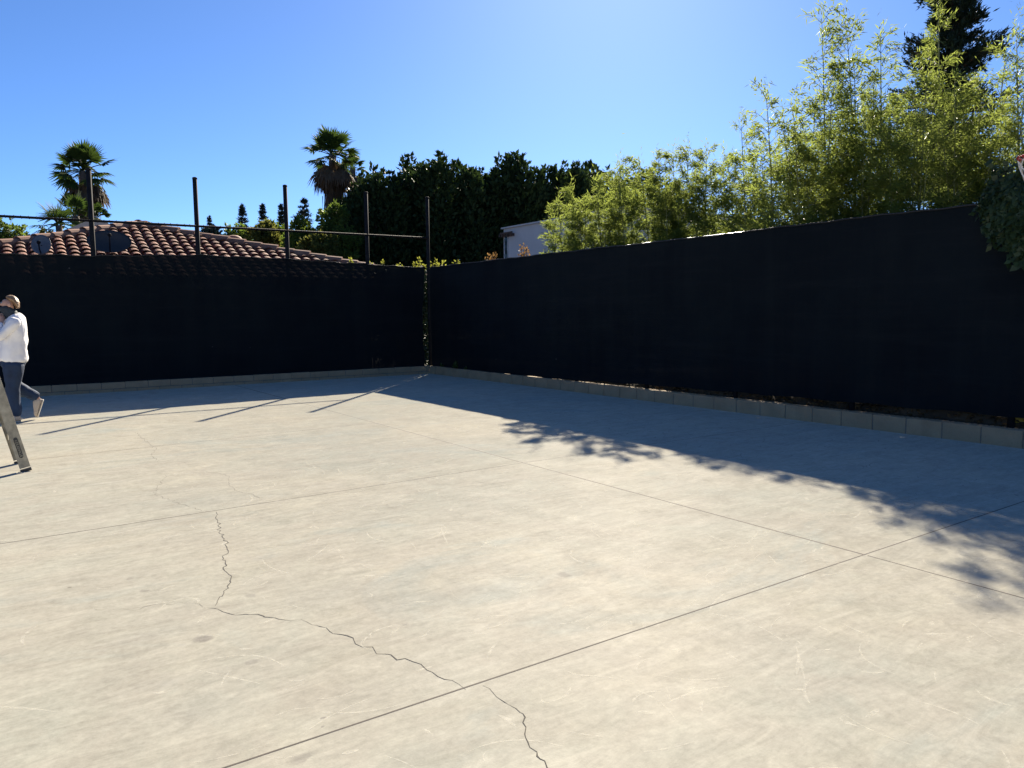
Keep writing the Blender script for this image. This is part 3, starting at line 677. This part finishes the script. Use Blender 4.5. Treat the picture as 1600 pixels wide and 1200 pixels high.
# climbing vine that shows through the slit at the corner
vr = empty("vine", (8.95, FY+.12, 0), "green climbing vine showing through the slit between the two screens at the corner", "vine")
n = 9000; z = rng.uniform(.0, 2.62, n); P = np.stack([rng.uniform(7.9, 9.4, n), FY+.10+rng.random(n)*.55, z], 1)
leaf_mesh("foliage", P, rng.normal(size=(n, 3))*[1, .6, 1], .08, .06, M['ivy'], vr, tint=np.clip(z/2.5, 0, 1))
n = 110; z = rng.uniform(1.75, 2.4, n); P = np.stack([8.9+rng.normal(size=n)*.05, FY+.06+rng.random(n)*.04, z], 1)
leaf_mesh("dry_foliage", P, rng.normal(size=(n, 3))*[1, .3, 1], .06, .045, M['photinia'], vr)
mb = MB(); mb.tube([(8.96, FY+.18, 0), (8.92, FY+.16, .9), (8.98, FY+.17, 1.7), (8.94, FY+.15, 2.4)], [.012, .01, .008, .004], 6); mb.build("stem", M['bark'], vr)
# weeds on top of the block wall near the corner
for (px, py, s, lb) in ((690, 572, .10, "tiny weed on the wall top nearest the corner"), (712, 572, .17, "largest green weed on the right block wall near the corner"), (728, 574, .09, "small sparse weed right of the largest weed on the wall top")):
    g = onx(px, py, KX+.06); g[2] = .19; r = empty("weed", tuple(g), lb, "weed", "weeds on the right wall near the corner")
    n = int(240*s); leaf_mesh("foliage", g+np.abs(rng.normal(size=(n, 3)))*[.0, .0, .3*s]+rng.normal(size=(n, 3))*[.02, .3*s, .01], rng.normal(size=(n, 3))*[.5, 1, .4]+[0, 0, .7], s*.7, .02, M['green'], r)
    mb = MB(); mb.tube([g, g+np.array([0, .01, s])], .003, 4); mb.build("stem", M['culm'], r)
# ivy hanging over the right end of the fence
iv = empty("ivy", (FX, 3.7, 0), "dark ivy clump hanging over the top of the right fence under the basketball ring", "ivy")
P = []; D_ = []
n = 5200
u = rng.uniform(2.3, 4.22, n*2); tz = 2.72+.16*np.sin(np.clip((4.36-u)/.5, 0, 1)*1.57)+.03*np.sin(u*19)
bz = np.interp(u, [2.3, 3.2, 3.7, 3.95, 4.12, 4.24, 4.36], [1.2, 1.66, 1.95, 2.18, 2.46, 2.58, 2.68])
f = rng.random(n*2); z = bz+(tz-bz)*f; bul = .22*np.sin(np.clip(f, 0, 1)*3.14)**.6*np.clip((4.4-u)/.5, .15, 1)
x = FX-.05-bul*np.sqrt(rng.random(n*2))
P = np.stack([x, u, z], 1)
m2 = 2200; u2 = rng.uniform(2.3, 4.22, m2); P2 = np.stack([rng.uniform(FX-.12, FX+.6, m2), u2, 2.70+.16*np.sin(np.clip((4.36-u2)/.5, 0, 1)*1.57)+rng.normal(size=m2)*.035], 1)
P = np.concatenate([P, P2]); D_ = np.array([-.45, .1, -1.0])+rng.normal(size=(len(P), 3))*.45
for k in range(26):
    y0 = rnd(3.2, 4.22); z0 = float(np.interp(y0, [3.2, 3.7, 3.95, 4.12, 4.24, 4.36], [1.66, 1.95, 2.18, 2.46, 2.58, 2.68])); m_ = 16; q = rng.random((m_, 1))
    P = np.concatenate([P, np.array([FX-.1, y0, z0+.12])+q*np.array([-.05, rnd(.0, .08), -rnd(.10, .28)])+rng.normal(size=(m_, 3))*.022]); D_ = np.concatenate([D_, np.array([-.3, .3, -.8])+rng.normal(size=(m_, 3))*.6])
for k in range(14):
    y0 = rnd(3.3, 4.2); m_ = 12; q = rng.random((m_, 1)); P = np.concatenate([P, np.array([FX-.05, y0, 2.82])+q*np.array([rnd(-.15, .1), rnd(-.1, .2), rnd(.08, .26)])+rng.normal(size=(m_, 3))*.02]); D_ = np.concatenate([D_, rng.normal(size=(m_, 3))+[0, 0, .4]])
leaf_mesh("foliage", P, D_, rng.uniform(.06, .11, len(P)), rng.uniform(.05, .08, len(P)), M['ivy'], iv, face=norm(np.array([-1, -.2, .7])+rng.normal(size=(len(P), 3))*.45))
mb = MB()
for k in range(14):
    y0 = rnd(2.5, 4.2); mb.tube([(FX+.4, y0, 1.2), (FX+.15, y0+.05, 2.6), (FX-.05, y0+rnd(-.1, .1), 2.72), (FX-.12, y0+rnd(-.15, .1), 2.3)], .006, 5)
mb.build("stem", M['bark'], iv)

# ------------------------------------------------------------------ houses
def roof_z(y): return 2.45+.40*(y-18.6)
A = np.array([3.26, 22.1, roof_z(22.1)])                        # where the two hips meet
Lc = np.array([A[0]-(A[1]-18.3)*1.525, 18.3, roof_z(18.3)]); Rc = np.array([A[0]+(A[1]-18.3)*1.86, 18.3, roof_z(18.3)])
hs = empty("tiled_house", (3.5, 23, 0), "cream house with a terracotta barrel tile hip roof behind the far fence", "house")
mb = MB(); by = 26.0; zb = roof_z(18.3)
Lb, Rb = np.array([Lc[0], by+1.9, zb]), np.array([Rc[0], by+1.9, zb]); A2 = np.array([A[0]+1.0, 23.6, A[2]-.02])
dz = np.array([0, 0, .0])
mb.add([A+dz, Lc+dz, Rc+dz, Rb+dz, Lb+dz, A2+dz], [(0, 1, 2), (0, 2, 3, 5), (0, 5, 4, 1), (5, 3, 4)])
rf = mb.build("roof", M['tile'], hs)
def rchild(o): return setpar(o, rf)
mb = MB(); sl_ = np.array([0, 1, .40]); sl_ /= np.linalg.norm(sl_); nrm = np.array([0, -.40, 1]); nrm /= np.linalg.norm(nrm)
colw, rowh = .250, .285
for i in range(int((Rc[0]-Lc[0])/colw)+1):
    x = Lc[0]+(i+.5)*colw
    for j in range(16):
        s0 = j*rowh; y0 = 18.3+s0*sl_[1]; y1 = y0+rowh*sl_[1]
        ym = (y0+y1)/2; xl = A[0]-(A[1]-ym)*1.525; xr_ = A[0]+(A[1]-ym)*1.86
        if not (xl-.05 < x < xr_+.05) or ym > A[1]: continue
        jx = rnd(-.012, .012); jz = rnd(-.006, .010); rings = []
        for s_, rr, lift in ((s0-.03, .108, .030+jz), (s0+rowh*.55, .100, .016), (s0+rowh+.02, .092, -.008)):
            b = np.array([x+jx, 18.3, zb])+sl_*s_+nrm*lift
            rings.append([b+np.array([math.cos(a), 0, 0])*rr+nrm*math.sin(a)*rr*.62 for a in np.linspace(math.pi, 0, 8)]+
                         [b+np.array([math.cos(a), 0, 0])*rr*.86+nrm*math.sin(a)*rr*.50 for a in np.linspace(0, math.pi, 8)])
        mb.loft(rings)
rchild(mb.build("barrel_tiles", M['tile'], None))
def caps(p, q, r=.15, seg=.42):
    mb = MB(); d = q-p; L = np.linalg.norm(d); d /= L; s = np.cross(d, [0, 0, 1]); s /= np.linalg.norm(s); u = np.cross(s, d); k = 0.0
    while k < L:
        c0 = p+d*k+u*.012; c1 = p+d*min(k+seg+.05, L)-u*.008; j = rnd(-.012, .012)
        rings = [[c+s*math.cos(a)*rr+u*(math.sin(a)*rr*.85+j) for a in np.linspace(-.5, 3.64, 10)]+[c+s*math.cos(a)*rr*.86+u*(math.sin(a)*rr*.72+j) for a in np.linspace(3.64, -.5, 10)] for c, rr in ((c0, r*1.08), (c1, r*.92))]
        mb.loft(rings); k += seg
    return mb
rchild(caps(Lc, A).build("hip_cap", M['ridge'])); rchild(caps(Rc, A).build("hip_cap", M['ridge'])); rchild(caps(A, A2, .14).build("ridge_cap", M['ridge']))
mb = MB(); mb.box((Lc[0]+.5, 18.8, -.05), (Rc[0]-2.2, by+1.4, 2.29)); mb.build("wall", M['stucco'], hs)
c = at(228, 350, 21.5)
mb = MB(); mb.tube([c-np.array([0, 0, .35]), c-np.array([0, 0, .05])], .05, 10); mb.ball(c, (.17, .17, .08), 12, 8); rchild(mb.build("roof_vent", M['darkmetal'], None, True))
c = at(366, 377, 21.0)
mb = MB(); mb.ball(c, (.24, .24, .17), 12, 8); mb.tube([c-np.array([0, 0, .35]), c], .13, 10); rchild(mb.build("roof_vent", M['ridge'], None, True))
# neighbour's roof just behind
h2 = empty("low_house", (2.6, 30, 0), "neighbouring house whose tan shingle roof peak shows behind the first bare post", "house")
e0, e1 = at(76, 364, 28), at(214, 359, 28); e1[2] = e0[2] = 4.45; e1[1] = e0[1]
k0, k1 = at(138, 344.5, 29.6), at(166, 346, 29.6); k1[2] = k0[2]; k1[1] = k0[1]
back = np.array([.2, 2*(k0[1]-e0[1]), 0])
mb = MB(); mb.add([e0, e1, e1+back, e0+back, k0, k1], [(0, 1, 5, 4), (1, 2, 5), (2, 3, 4, 5), (3, 0, 4)]); mb.build("roof", M['flatroof'], h2)
mb = MB(); mb.box((e0[0]+.4, e0[1]+.3, -.05), (e1[0]-.4, e0[1]+back[1]-.3, e0[2]-.03)); mb.build("wall", M['stucco'], h2)
mb = MB(); mb.tube([e0+np.array([0, -.04, -.04]), e1+np.array([0, -.04, -.04])], .09, 8); mb.build("fascia", M['tile'], h2)
# white house beyond the right fence
wx = 21.0; p0 = onx(787, 358, wx); p1 = onx(975, 333, wx)
wh = empty("white_house", (wx, (p0[1]+p1[1])/2, 0), "white flat-roofed house with a dark corner window beyond the right fence", "house")
zt = p0[2]; y1 = p0[1]; y0 = p1[1]
mb = MB(); mb.box((wx, y0, -.05), (wx+9, y1, zt)); mb.build("wall", M['white'], wh)
mb = MB(); mb.box((wx-.10, y0-.1, zt), (wx+9.1, y1+.10, zt+.07)); mb.build("parapet_cap", M['white'], wh)
wz1 = onx(788, 371, wx)[2]; wy = onx(794, 380, wx)[1]
mb = MB(); mb.box((wx-.03, wy, .9), (wx+.05, y1-.12, wz1)); mb.build("window", M['glass'], wh)
mb = MB()
for (ya, yb, za, zb_) in ((wy-.06, wy, .85, wz1+.06), (y1-.12, y1-.06, .85, wz1+.06), (wy, y1-.12, wz1, wz1+.06), (wy, y1-.12, .84, .9)): mb.box((wx-.045, ya, za), (wx+.02, yb, zb_))
mb.build("window_frame", M['white'], wh)
mb = MB()
for k in range(5): mb.box((wx-.28, wy-.55+k*.22, wz1+.0), (wx+.05, wy-.48+k*.22, wz1+.13))
mb.box((wx-.26, wy-.66, wz1+.13), (wx-.18, y1-.05, wz1+.20)); mb.build("wood_trellis", M['wood'], wh)

# satellite dishes
def dish(label, px, py, D, rx, rz, mat, face, name="satellite_dish"):
    c = at(px, py, D); root = empty(name, tuple(c-np.array([0, 0, rz+.1])), label, "satellite dish", "satellite dishes on the tiled roof")
    f = np.array(face, float); f /= np.linalg.norm(f); s = np.cross([0, 0, 1], f); s /= np.linalg.norm(s); u = np.cross(f, s)
    mb = MB(); rings = []
    for back in (0, 1):
        for k, q in enumerate((.02, .3, .55, .8, 1.0) if not back else (1.0, .8, .55, .3, .02)):
            rings.append([c+s*rx*q*math.cos(a)+u*rz*q*math.sin(a)+f*(.16*rx*(q*q-1)-(.012 if back else 0)) for a in np.linspace(0, 6.283, 29)[:-1]])
    mb.loft(rings); mb.build("reflector", mat, root, True)
    mb = MB(); mb.tube([c-u*rz*.9, c-u*rz*.55+f*rx*.55, c+f*rx*.75], .014, 6); mb.ball(c+f*rx*.75, .04); mb.build("feed_arm", M['darkmetal'], root)
    mb = MB(); b = c-f*.18*rx; mb.tube([b, b-f*.12-np.array([0, 0, .12]), b-f*.12-np.array([0, 0, rz+.35])], .022, 8); mb.build("mast", M['darkmetal'], root)
dish("small grey satellite dish on the left slope of the tiled roof", 64, 382, 16.2, .19, .215, M['dishgrey'], (-.35, -1, .25))
dish("wide dark oval satellite dish on the tiled roof right of the first bare post", 171, 377, 17.3, .45, .27, M['dishmesh'], (-.1, -1, .35))

# ------------------------------------------------------------------ basketball ring at the right edge
ed = np.array([9.05, 3.70]); ed /= np.linalg.norm(ed); nr = np.array([ed[1], -ed[0]])           # edge direction, and away from the court
rc2 = at(1592, 247, 8.0); rim_c = np.array([*(rc2[:2]+nr*.215), 3.05])
bb = empty("basketball_hoop", (rim_c[0]+nr[0]*1.3, rim_c[1]+nr[1]*1.3, 0), "red basketball ring with white net on a backboard at the right edge of the picture", "basketball hoop")
aa = np.linspace(0, 6.283, 33)
mb = MB(); mb.tube([rim_c+np.array([.229*math.cos(a), .229*math.sin(a), 0]) for a in aa], .011, 10, False)
o2 = rim_c+np.array([*nr*.30, 0])
mb.obox(o2+np.array([0, 0, -.03]), (nr[0]*.08, nr[1]*.08, 0), (ed[0]*.06, ed[1]*.06, 0), (0, 0, .035))
for k in range(12):
    a = k*6.283/12; p = rim_c+np.array([.229*math.cos(a), .229*math.sin(a), -.006]); q = p+np.array([-.01*math.cos(a), -.01*math.sin(a), -.03])
    mb.tube([p, q+np.array([.008, 0, 0]), q], .004, 5)
rim = mb.build("rim", M['red'], bb, True)
mb = MB()
for k in range(12):
    for sgn in (1, -1):
        pts = []
        for j in range(7):
            a = (k+sgn*j*.5)*6.283/12; rr = (.224, .205, .18, .155, .135, .122, .118)[j]
            pts.append(rim_c+np.array([rr*math.cos(a), rr*math.sin(a), -.035-.068*j]))
        mb.tube(pts, .0065, 5, False)
o = mb.build("net", M['net'], bb, True)
bc = rim_c+np.array([*nr*.39, .32])
mb = MB(); mb.obox(bc, (*(ed*.90), 0), (*(nr*.018), 0), (0, 0, .53)); o = mb.build("backboard", M['acrylic'], bb)
mb = MB(); mb.tube([bc+np.array([*nr*.02, 0]), bc+np.array([*nr*.9, -.35])], .04, 8); mb.tube([bc+np.array([*nr*.9, -.1]), (*(bc[:2]+nr*.9), 0)], .055, 12); mb.build("pole", M['darkmetal'], bb, True)

# ------------------------------------------------------------------ step ladder at the left edge
la = empty("step_ladder", (-.3, 9.1, 0), "worn aluminium step ladder with a dark maker's label at the left edge", "ladder")
f0, f1 = np.array([.185, 8.83, 0.0]), np.array([.145, 9.39, 0.0]); run = np.array([-.50, 0, 2.25])
t0 = f0+run+np.array([0, .09, 0]); t1 = f1+run-np.array([0, .09, 0])
def rail(b, t, web_side):
    "channel: web faces away from the steps, flanges turn inwards"
    mb = MB(); d = (t-b)/np.linalg.norm(t-b); wv = np.cross([0, 1, 0], d); wv /= np.linalg.norm(wv); n_ = np.array([0, web_side, 0.])
    mid = (b+t)/2; hl = np.linalg.norm(t-b)/2-.02
    mb.obox(mid+d*.02, d*hl, wv*.046, n_*.0016); 
    for s in (-1, 1): mb.obox(mid+d*.02+wv*s*.0445+(-n_)*.0145, d*hl, wv*.0015, n_*.0125)
    return mb, d, wv
for b, t, s in ((f0, t0, -1), (f1, t1, 1)):
    mb, d, wv = rail(b, t, s); r = mb.build("front_rail", M['alu'], la)
    fb = MB(); fb.obox(b+d*.014+np.array([0, -s*.012, 0]), d*.0135, wv*.048, np.array([0, .017, 0])); o = fb.build("foot", M['black']); setpar(o, r)
    if s == -1:
        c0 = b+d*.245; bm = MB(); L_, Wd = .105, .018; ring = []
        for k in range(28):
            a = 6.283*k/28; e = (L_-Wd)*(1 if math.cos(a) >= 0 else -1); ring.append((e+Wd*math.cos(a), Wd*math.sin(a)))
        pts = [c0+d*u_+wv*v_+np.array([0, -.0036, 0]) for u_, v_ in ring]; pts2 = [p+np.array([0, .0012, 0]) for p in pts]
        bm.loft([pts, pts2]); o = bm.build("label", M['black']); setpar(o, r)
        cu = bpy.data.curves.new("lettering", 'FONT'); cu.body = "LOUISVILLE"; cu.size = .034; cu.align_x = 'CENTER'; cu.align_y = 'CENTER'; cu.extrude = .0004
        to = bpy.data.objects.new("t", cu); COL.objects.link(to); dg = bpy.context.evaluated_depsgraph_get()
        me = bpy.data.meshes.new_from_object(to.evaluated_get(dg)); bpy.data.objects.remove(to)
        X_ = -d; Z_ = np.array([0, -1., 0]); Y_ = np.cross(Z_, X_); 
        wd = max(v.co.x for v in me.vertices)-min(v.co.x for v in me.vertices); k_ = .17/wd
        for v in me.vertices:
            p = c0-d*.008+X_*v.co.x*k_+Y_*v.co.y*.9+Z_*(.0042+v.co.z); v.co = p
        o = link("lettering", me, M['alu'], None); setpar(o, r)
for k in range(7):
    z = .32+k*.295; f = z/2.25; p = f0*(1-f)+t0*f; q = f1*(1-f)+t1*f; c = (p+q)/2; hl = (q[1]-p[1])/2-.003
    mb = MB(); mb.obox(c, (.038, 0, 0), (0, hl, 0), (0, 0, .0018)); mb.obox(c+np.array([.037, 0, -.014]), (.0016, 0, 0), (0, hl, 0), (0, 0, .014)); mb.obox(c+np.array([-.037, 0, -.014]), (.0016, 0, 0), (0, hl, 0), (0, 0, .014))
    for j in range(5): mb.obox(c+np.array([-.028+j*.014, 0, .0035]), (.002, 0, 0), (0, hl, 0), (0, 0, .002))
    mb.build("step", M['alu'], la)
mb = MB(); p = f0+(t0-f0)*.03; q = f1+(t1-f1)*.03
for b, t in ((p, f1*.86+t1*.14), (q, f0*.86+t0*.14)):
    if b is p: pass
mb.tube([f0*.86+t0*.14+np.array([0, .01, 0]), f0*.955+t0*.045+np.array([0, .01, 0])], .012, 6); mb.build("brace", M['alu'], la)
mb = MB(); c = (t0+t1)/2; mb.obox(c+np.array([-.06, 0, .02]), (.14, 0, 0), (0, .21, 0), (0, 0, .025)); mb.build("top_cap", M['red'], la)
rb0, rb1 = f0+np.array([-1.42, -.02, 0]), f1+np.array([-1.42, .02, 0])
for b, t, s in ((rb0, t0+np.array([-.12, .0, -.03]), -1), (rb1, t1+np.array([-.12, 0, -.03]), 1)):
    mb, d, wv = rail(b, t, s); mb.build("rear_rail", M['alu'], la)
mb = MB()
for f in (.2, .45, .7):
    mb.tube([rb0*(1-f)+(t0+np.array([-.12, 0, -.03]))*f, rb1*(1-f)+(t1+np.array([-.12, 0, -.03]))*f], .012, 6)
mb.build("rear_bar", M['alu'], la)
mb = MB()
for a, t, rb in ((f0, t0, rb0), (f1, t1, rb1)):
    p = a*.58+t*.42; q = rb*.58+(t+np.array([-.12, 0, 0]))*.42; mb.obox((p+q)/2, (p-q)/2, (0, .002, 0), (0, 0, .01))
mb.build("spreader", M['alu'], la)

# ------------------------------------------------------------------ person walking out at the left
SK = simple("skin", (.50, .30, .22), (.42, .235, .165), 14, .5, bump=.08)
HAIR = simple("greying_hair", (.36, .22, .11), (.11, .062, .03), 16, .55, bump=.6)
SHIRT = simple("white_cotton", (.80, .79, .80), (.72, .71, .73), 5, .85, bump=1.0, bscale=11)
JEAN = simple("blue_denim", (.010, .032, .085), (.005, .015, .042), 5, .85, bump=.5, bscale=90)
BAND = simple("navy_bandana", (.008, .012, .022), (.03, .045, .055), 26, .8, bump=.4)
SHOE = simple("beige_canvas", (.50, .44, .37), (.40, .34, .28), 9, .8)
SOLE = simple("pale_rubber_sole", (.62, .57, .49), (.5, .45, .38), 14, .75)
PO = np.array([0.0, 13.2, 0.0])
pr = empty("person", (.2, 13.1, 0), "person in white shirt and blue jeans walking, hands raised to the face", "person")
def skin(name, V, E, Rr, mat, parent, root_i=0, sub=2):
    me = bpy.data.meshes.new(name+"_cage"); me.from_pydata([tuple(PO+np.array(v)) for v in V], E, []); o = bpy.data.objects.new("cage", me); COL.objects.link(o)
    o.modifiers.new("s", 'SKIN'); 
    for i, r in enumerate(Rr):
        d = me.skin_vertices[0].data[i]; d.radius = r if hasattr(r, '__len__') else (r, r); d.use_root = (i == root_i)
    su = o.modifiers.new("u", 'SUBSURF'); su.levels = sub; su.render_levels = sub
    dg = bpy.context.evaluated_depsgraph_get(); m2 = bpy.data.meshes.new_from_object(o.evaluated_get(dg)); bpy.data.objects.remove(o)
    m2.materials.clear(); return link(name, m2, mat, parent, True)
V = []; E = []; Rr = []
def add(p, r, par=None):
    V.append(p); Rr.append(r); i = len(V)-1
    if par is not None: E.append((par, i))
    return i
pel = add((.24, 0, .96), .13); sp1 = add((.26, 0, 1.14), .12, pel); sp2 = add((.28, 0, 1.33), .13, sp1); nb = add((.255, 0, 1.49), .07, sp2)
nk = add((.225, 0, 1.56), .056, nb); jw = add((.195, 0, 1.63), .066, nk); hd = add((.195, 0, 1.71), .088, jw); ht = add((.205, 0, 1.775), .062, hd)
ns = add((.095, 0, 1.685), .014, hd)
hands = {}
for s in (-1, 1):
    sh = add((.275, s*.17, 1.455), .062, sp2); el = add((.03, s*.235, 1.22), .043, sh); fa = add((.065, s*.17, 1.34), .036, el); wr = add((.105, s*.09, 1.455), .026, fa)
    pm = add((.105, s*.065, 1.50), .030, wr)
    for k in range(4):
        kx = .125-.02*k; a1 = add((kx, s*.045-.0, 1.545-.004*abs(k-1.5)), .0095, pm); a2 = add((kx-.012, s*.022, 1.565-.004*k), .0088, a1); add((kx-.028, s*.012, 1.562-.005*k), .0078, a2)
    th = add((.135, s*.05, 1.50), .011, pm); add((.14, s*.025, 1.525), .0095, th)
    hp = add((.235, s*.095, .90), .092, pel); 
    if s == -1: kn = add((.175, s*.10, .50), .056, hp); an = add((.215, s*.10, .10), .042, kn); add((.08, s*.105, .045), .036, an)
    else: kn = add((.19, s*.11, .53), .056, hp); an = add((.49, s*.11, .315), .042, kn); add((.455, s*.11, .17), .036, an)
body = skin("body", V, E, Rr, SK, pr)
# eyes and ears belong to the body's face; hair, clothes and shoes are children
mb = MB()
for s in (-1, 1): mb.ball(PO+np.array([.115, s*.033, 1.715]), .012, 8, 6)
mb.build("eye", simple("eye_white", (.7, .7, .7), (.03, .03, .03), 60, .2), pr, True)
mb = MB()
for s in (-1, 1): mb.ball(PO+np.array([.205, s*.088, 1.685]), (.022, .012, .033), 10, 7)
mb.build("ear", SK, pr, True)
def folds(o, strength, size, lv=2):
    sb = o.modifiers.new("s", 'SUBSURF'); sb.levels = lv; sb.render_levels = lv
    tx = bpy.data.textures.new("folds", 'CLOUDS'); tx.noise_scale = size; tx.noise_depth = 2
    dm = o.modifiers.new("d", 'DISPLACE'); dm.texture = tx; dm.strength = strength; dm.mid_level = .5; dm.texture_coords = 'LOCAL'
def ell(c, rx, ry, n=18, tilt=0.0, wob=0.0):
    c = np.array(c)+PO; out = []
    for k in range(n):
        a = 6.283*k/n; q = 1+wob*math.sin(a*3+c[2]*23)+wob*.7*math.sin(a*5-c[2]*31); x_, y_ = rx*math.cos(a)*q, ry*math.sin(a)*q
        out.append(c+np.array([x_, y_, x_*tilt]))
    return out
mb = MB()                                                       # hair: cap over crown and back of head
rings = []
for f in np.linspace(0, 1, 9):
    z = 1.635+f*.195; q = math.sqrt(max(0, 1-((z-1.705)/.126)**2)); sh_ = .02+.030*min(1, (z-1.63)/.10)*0
    front = np.interp(f, [0, .35, .6, .8, 1], [.175, .15, .095, .04, .01])
    rings.append(ell((.213+front*.55, 0, z), (.110-front*.5)*q+.003, .095*q+.003, 18, .0, .05))
mb.loft(rings); o = mb.build("hair", HAIR, pr, True); folds(o, .016, .05)
mb = MB(); mb.loft([ell((.265, 0, 1.475), .105, .115, 18, .2, .05), ell((.235, 0, 1.53), .092, .095, 18, .25, .05), ell((.20, 0, 1.585), .090, .088, 18, .2, .04), ell((.165, 0, 1.635), .080, .080, 18, .25, .03), ell((.145, 0, 1.668), .062, .068, 18, .3, .02)], True)
mb.build("bandana", BAND, pr, True)
mb = MB()                                                       # shirt: body and both sleeves
mb.loft([ell((.205, 0, .835), .178, .205, 22, -.10, .035), ell((.205, 0, .92), .186, .210, 22, -.06, .03), ell((.215, 0, 1.05), .182, .205, 22, 0, .03), ell((.228, 0, 1.18), .172, .20, 22, 0, .025),
         ell((.243, 0, 1.31), .162, .212, 22, .05, .02), ell((.252, 0, 1.41), .150, .215, 22, .1, .015), ell((.262, 0, 1.48), .128, .195, 22, .15, .01), ell((.262, 0, 1.535), .098, .13, 22, .2, 0), ell((.255, 0, 1.56), .07, .078, 22, .2, 0)])
for s in (-1, 1):
    P_ = [(.285, s*.14, 1.465), (.255, s*.185, 1.43), (.17, s*.215, 1.35), (.09, s*.237, 1.27), (.03, s*.245, 1.215), (.035, s*.215, 1.26), (.065, s*.17, 1.35), (.095, s*.105, 1.435)]
    mb.tube([PO+np.array(p) for p in P_], [.085, .086, .075, .068, .064, .060, .050, .041], 14)
o = mb.build("shirt", SHIRT, pr, True); folds(o, .042, .13)
mb = MB()
mb.loft([ell((.21, 0, 1.0), .15, .175, 20), ell((.212, 0, .90), .168, .190, 20), ell((.208, 0, .82), .160, .19, 20), ell((.20, 0, .765), .12, .17, 20)])
for s, pts in ((-1, [(.21, -.09, .90), (.205, -.095, .78), (.19, -.10, .62), (.175, -.10, .50), (.182, -.10, .36), (.195, -.10, .20), (.198, -.10, .075)]),
               (1, [(.21, .09, .90), (.205, .095, .78), (.20, .105, .63), (.195, .11, .535), (.28, .11, .465), (.39, .11, .39), (.50, .11, .312)])):
    mb.tube([PO+np.array(p) for p in pts], [.145, .135, .108, .090, .088, .078, .074], 16)
o = mb.build("jeans", JEAN, pr, True); folds(o, .030, .10)
def shoe(heel, toe, up):
    h, t, u = (np.array(a, float) for a in (heel, toe, up)); h += PO; t += PO; d = t-h; L = np.linalg.norm(d); d /= L; u -= d*u.dot(d); u /= np.linalg.norm(u); s = np.cross(d, u)
    up_, so_ = MB(), MB(); rings = []; rs = []
    for f, w, hh in ((.0, .028, .06), (.06, .040, .10), (.25, .043, .112), (.45, .045, .095), (.7, .050, .068), (.9, .045, .048), (1.0, .022, .026)):
        c = h+d*L*f; rings.append([c+s*w*math.cos(a)+u*(hh*.5+hh*.5*math.sin(a)+.018) for a in np.linspace(0, 6.283, 15)[:-1]])
        rs.append([c+s*(w+.004)*math.cos(a)+u*(.011+.011*math.sin(a)) for a in np.linspace(0, 6.283, 15)[:-1]])
    up_.loft(rings); so_.loft(rs); o = up_.build("shoe", SHOE, pr, True)
    q = so_.build("sole", SOLE); setpar(q, o)
shoe((.25, -.10, 0), (-.03, -.11, 0), (0, 0, 1))
shoe((.56, .11, .285), (.475, .11, .035), (-1, 0, .2))
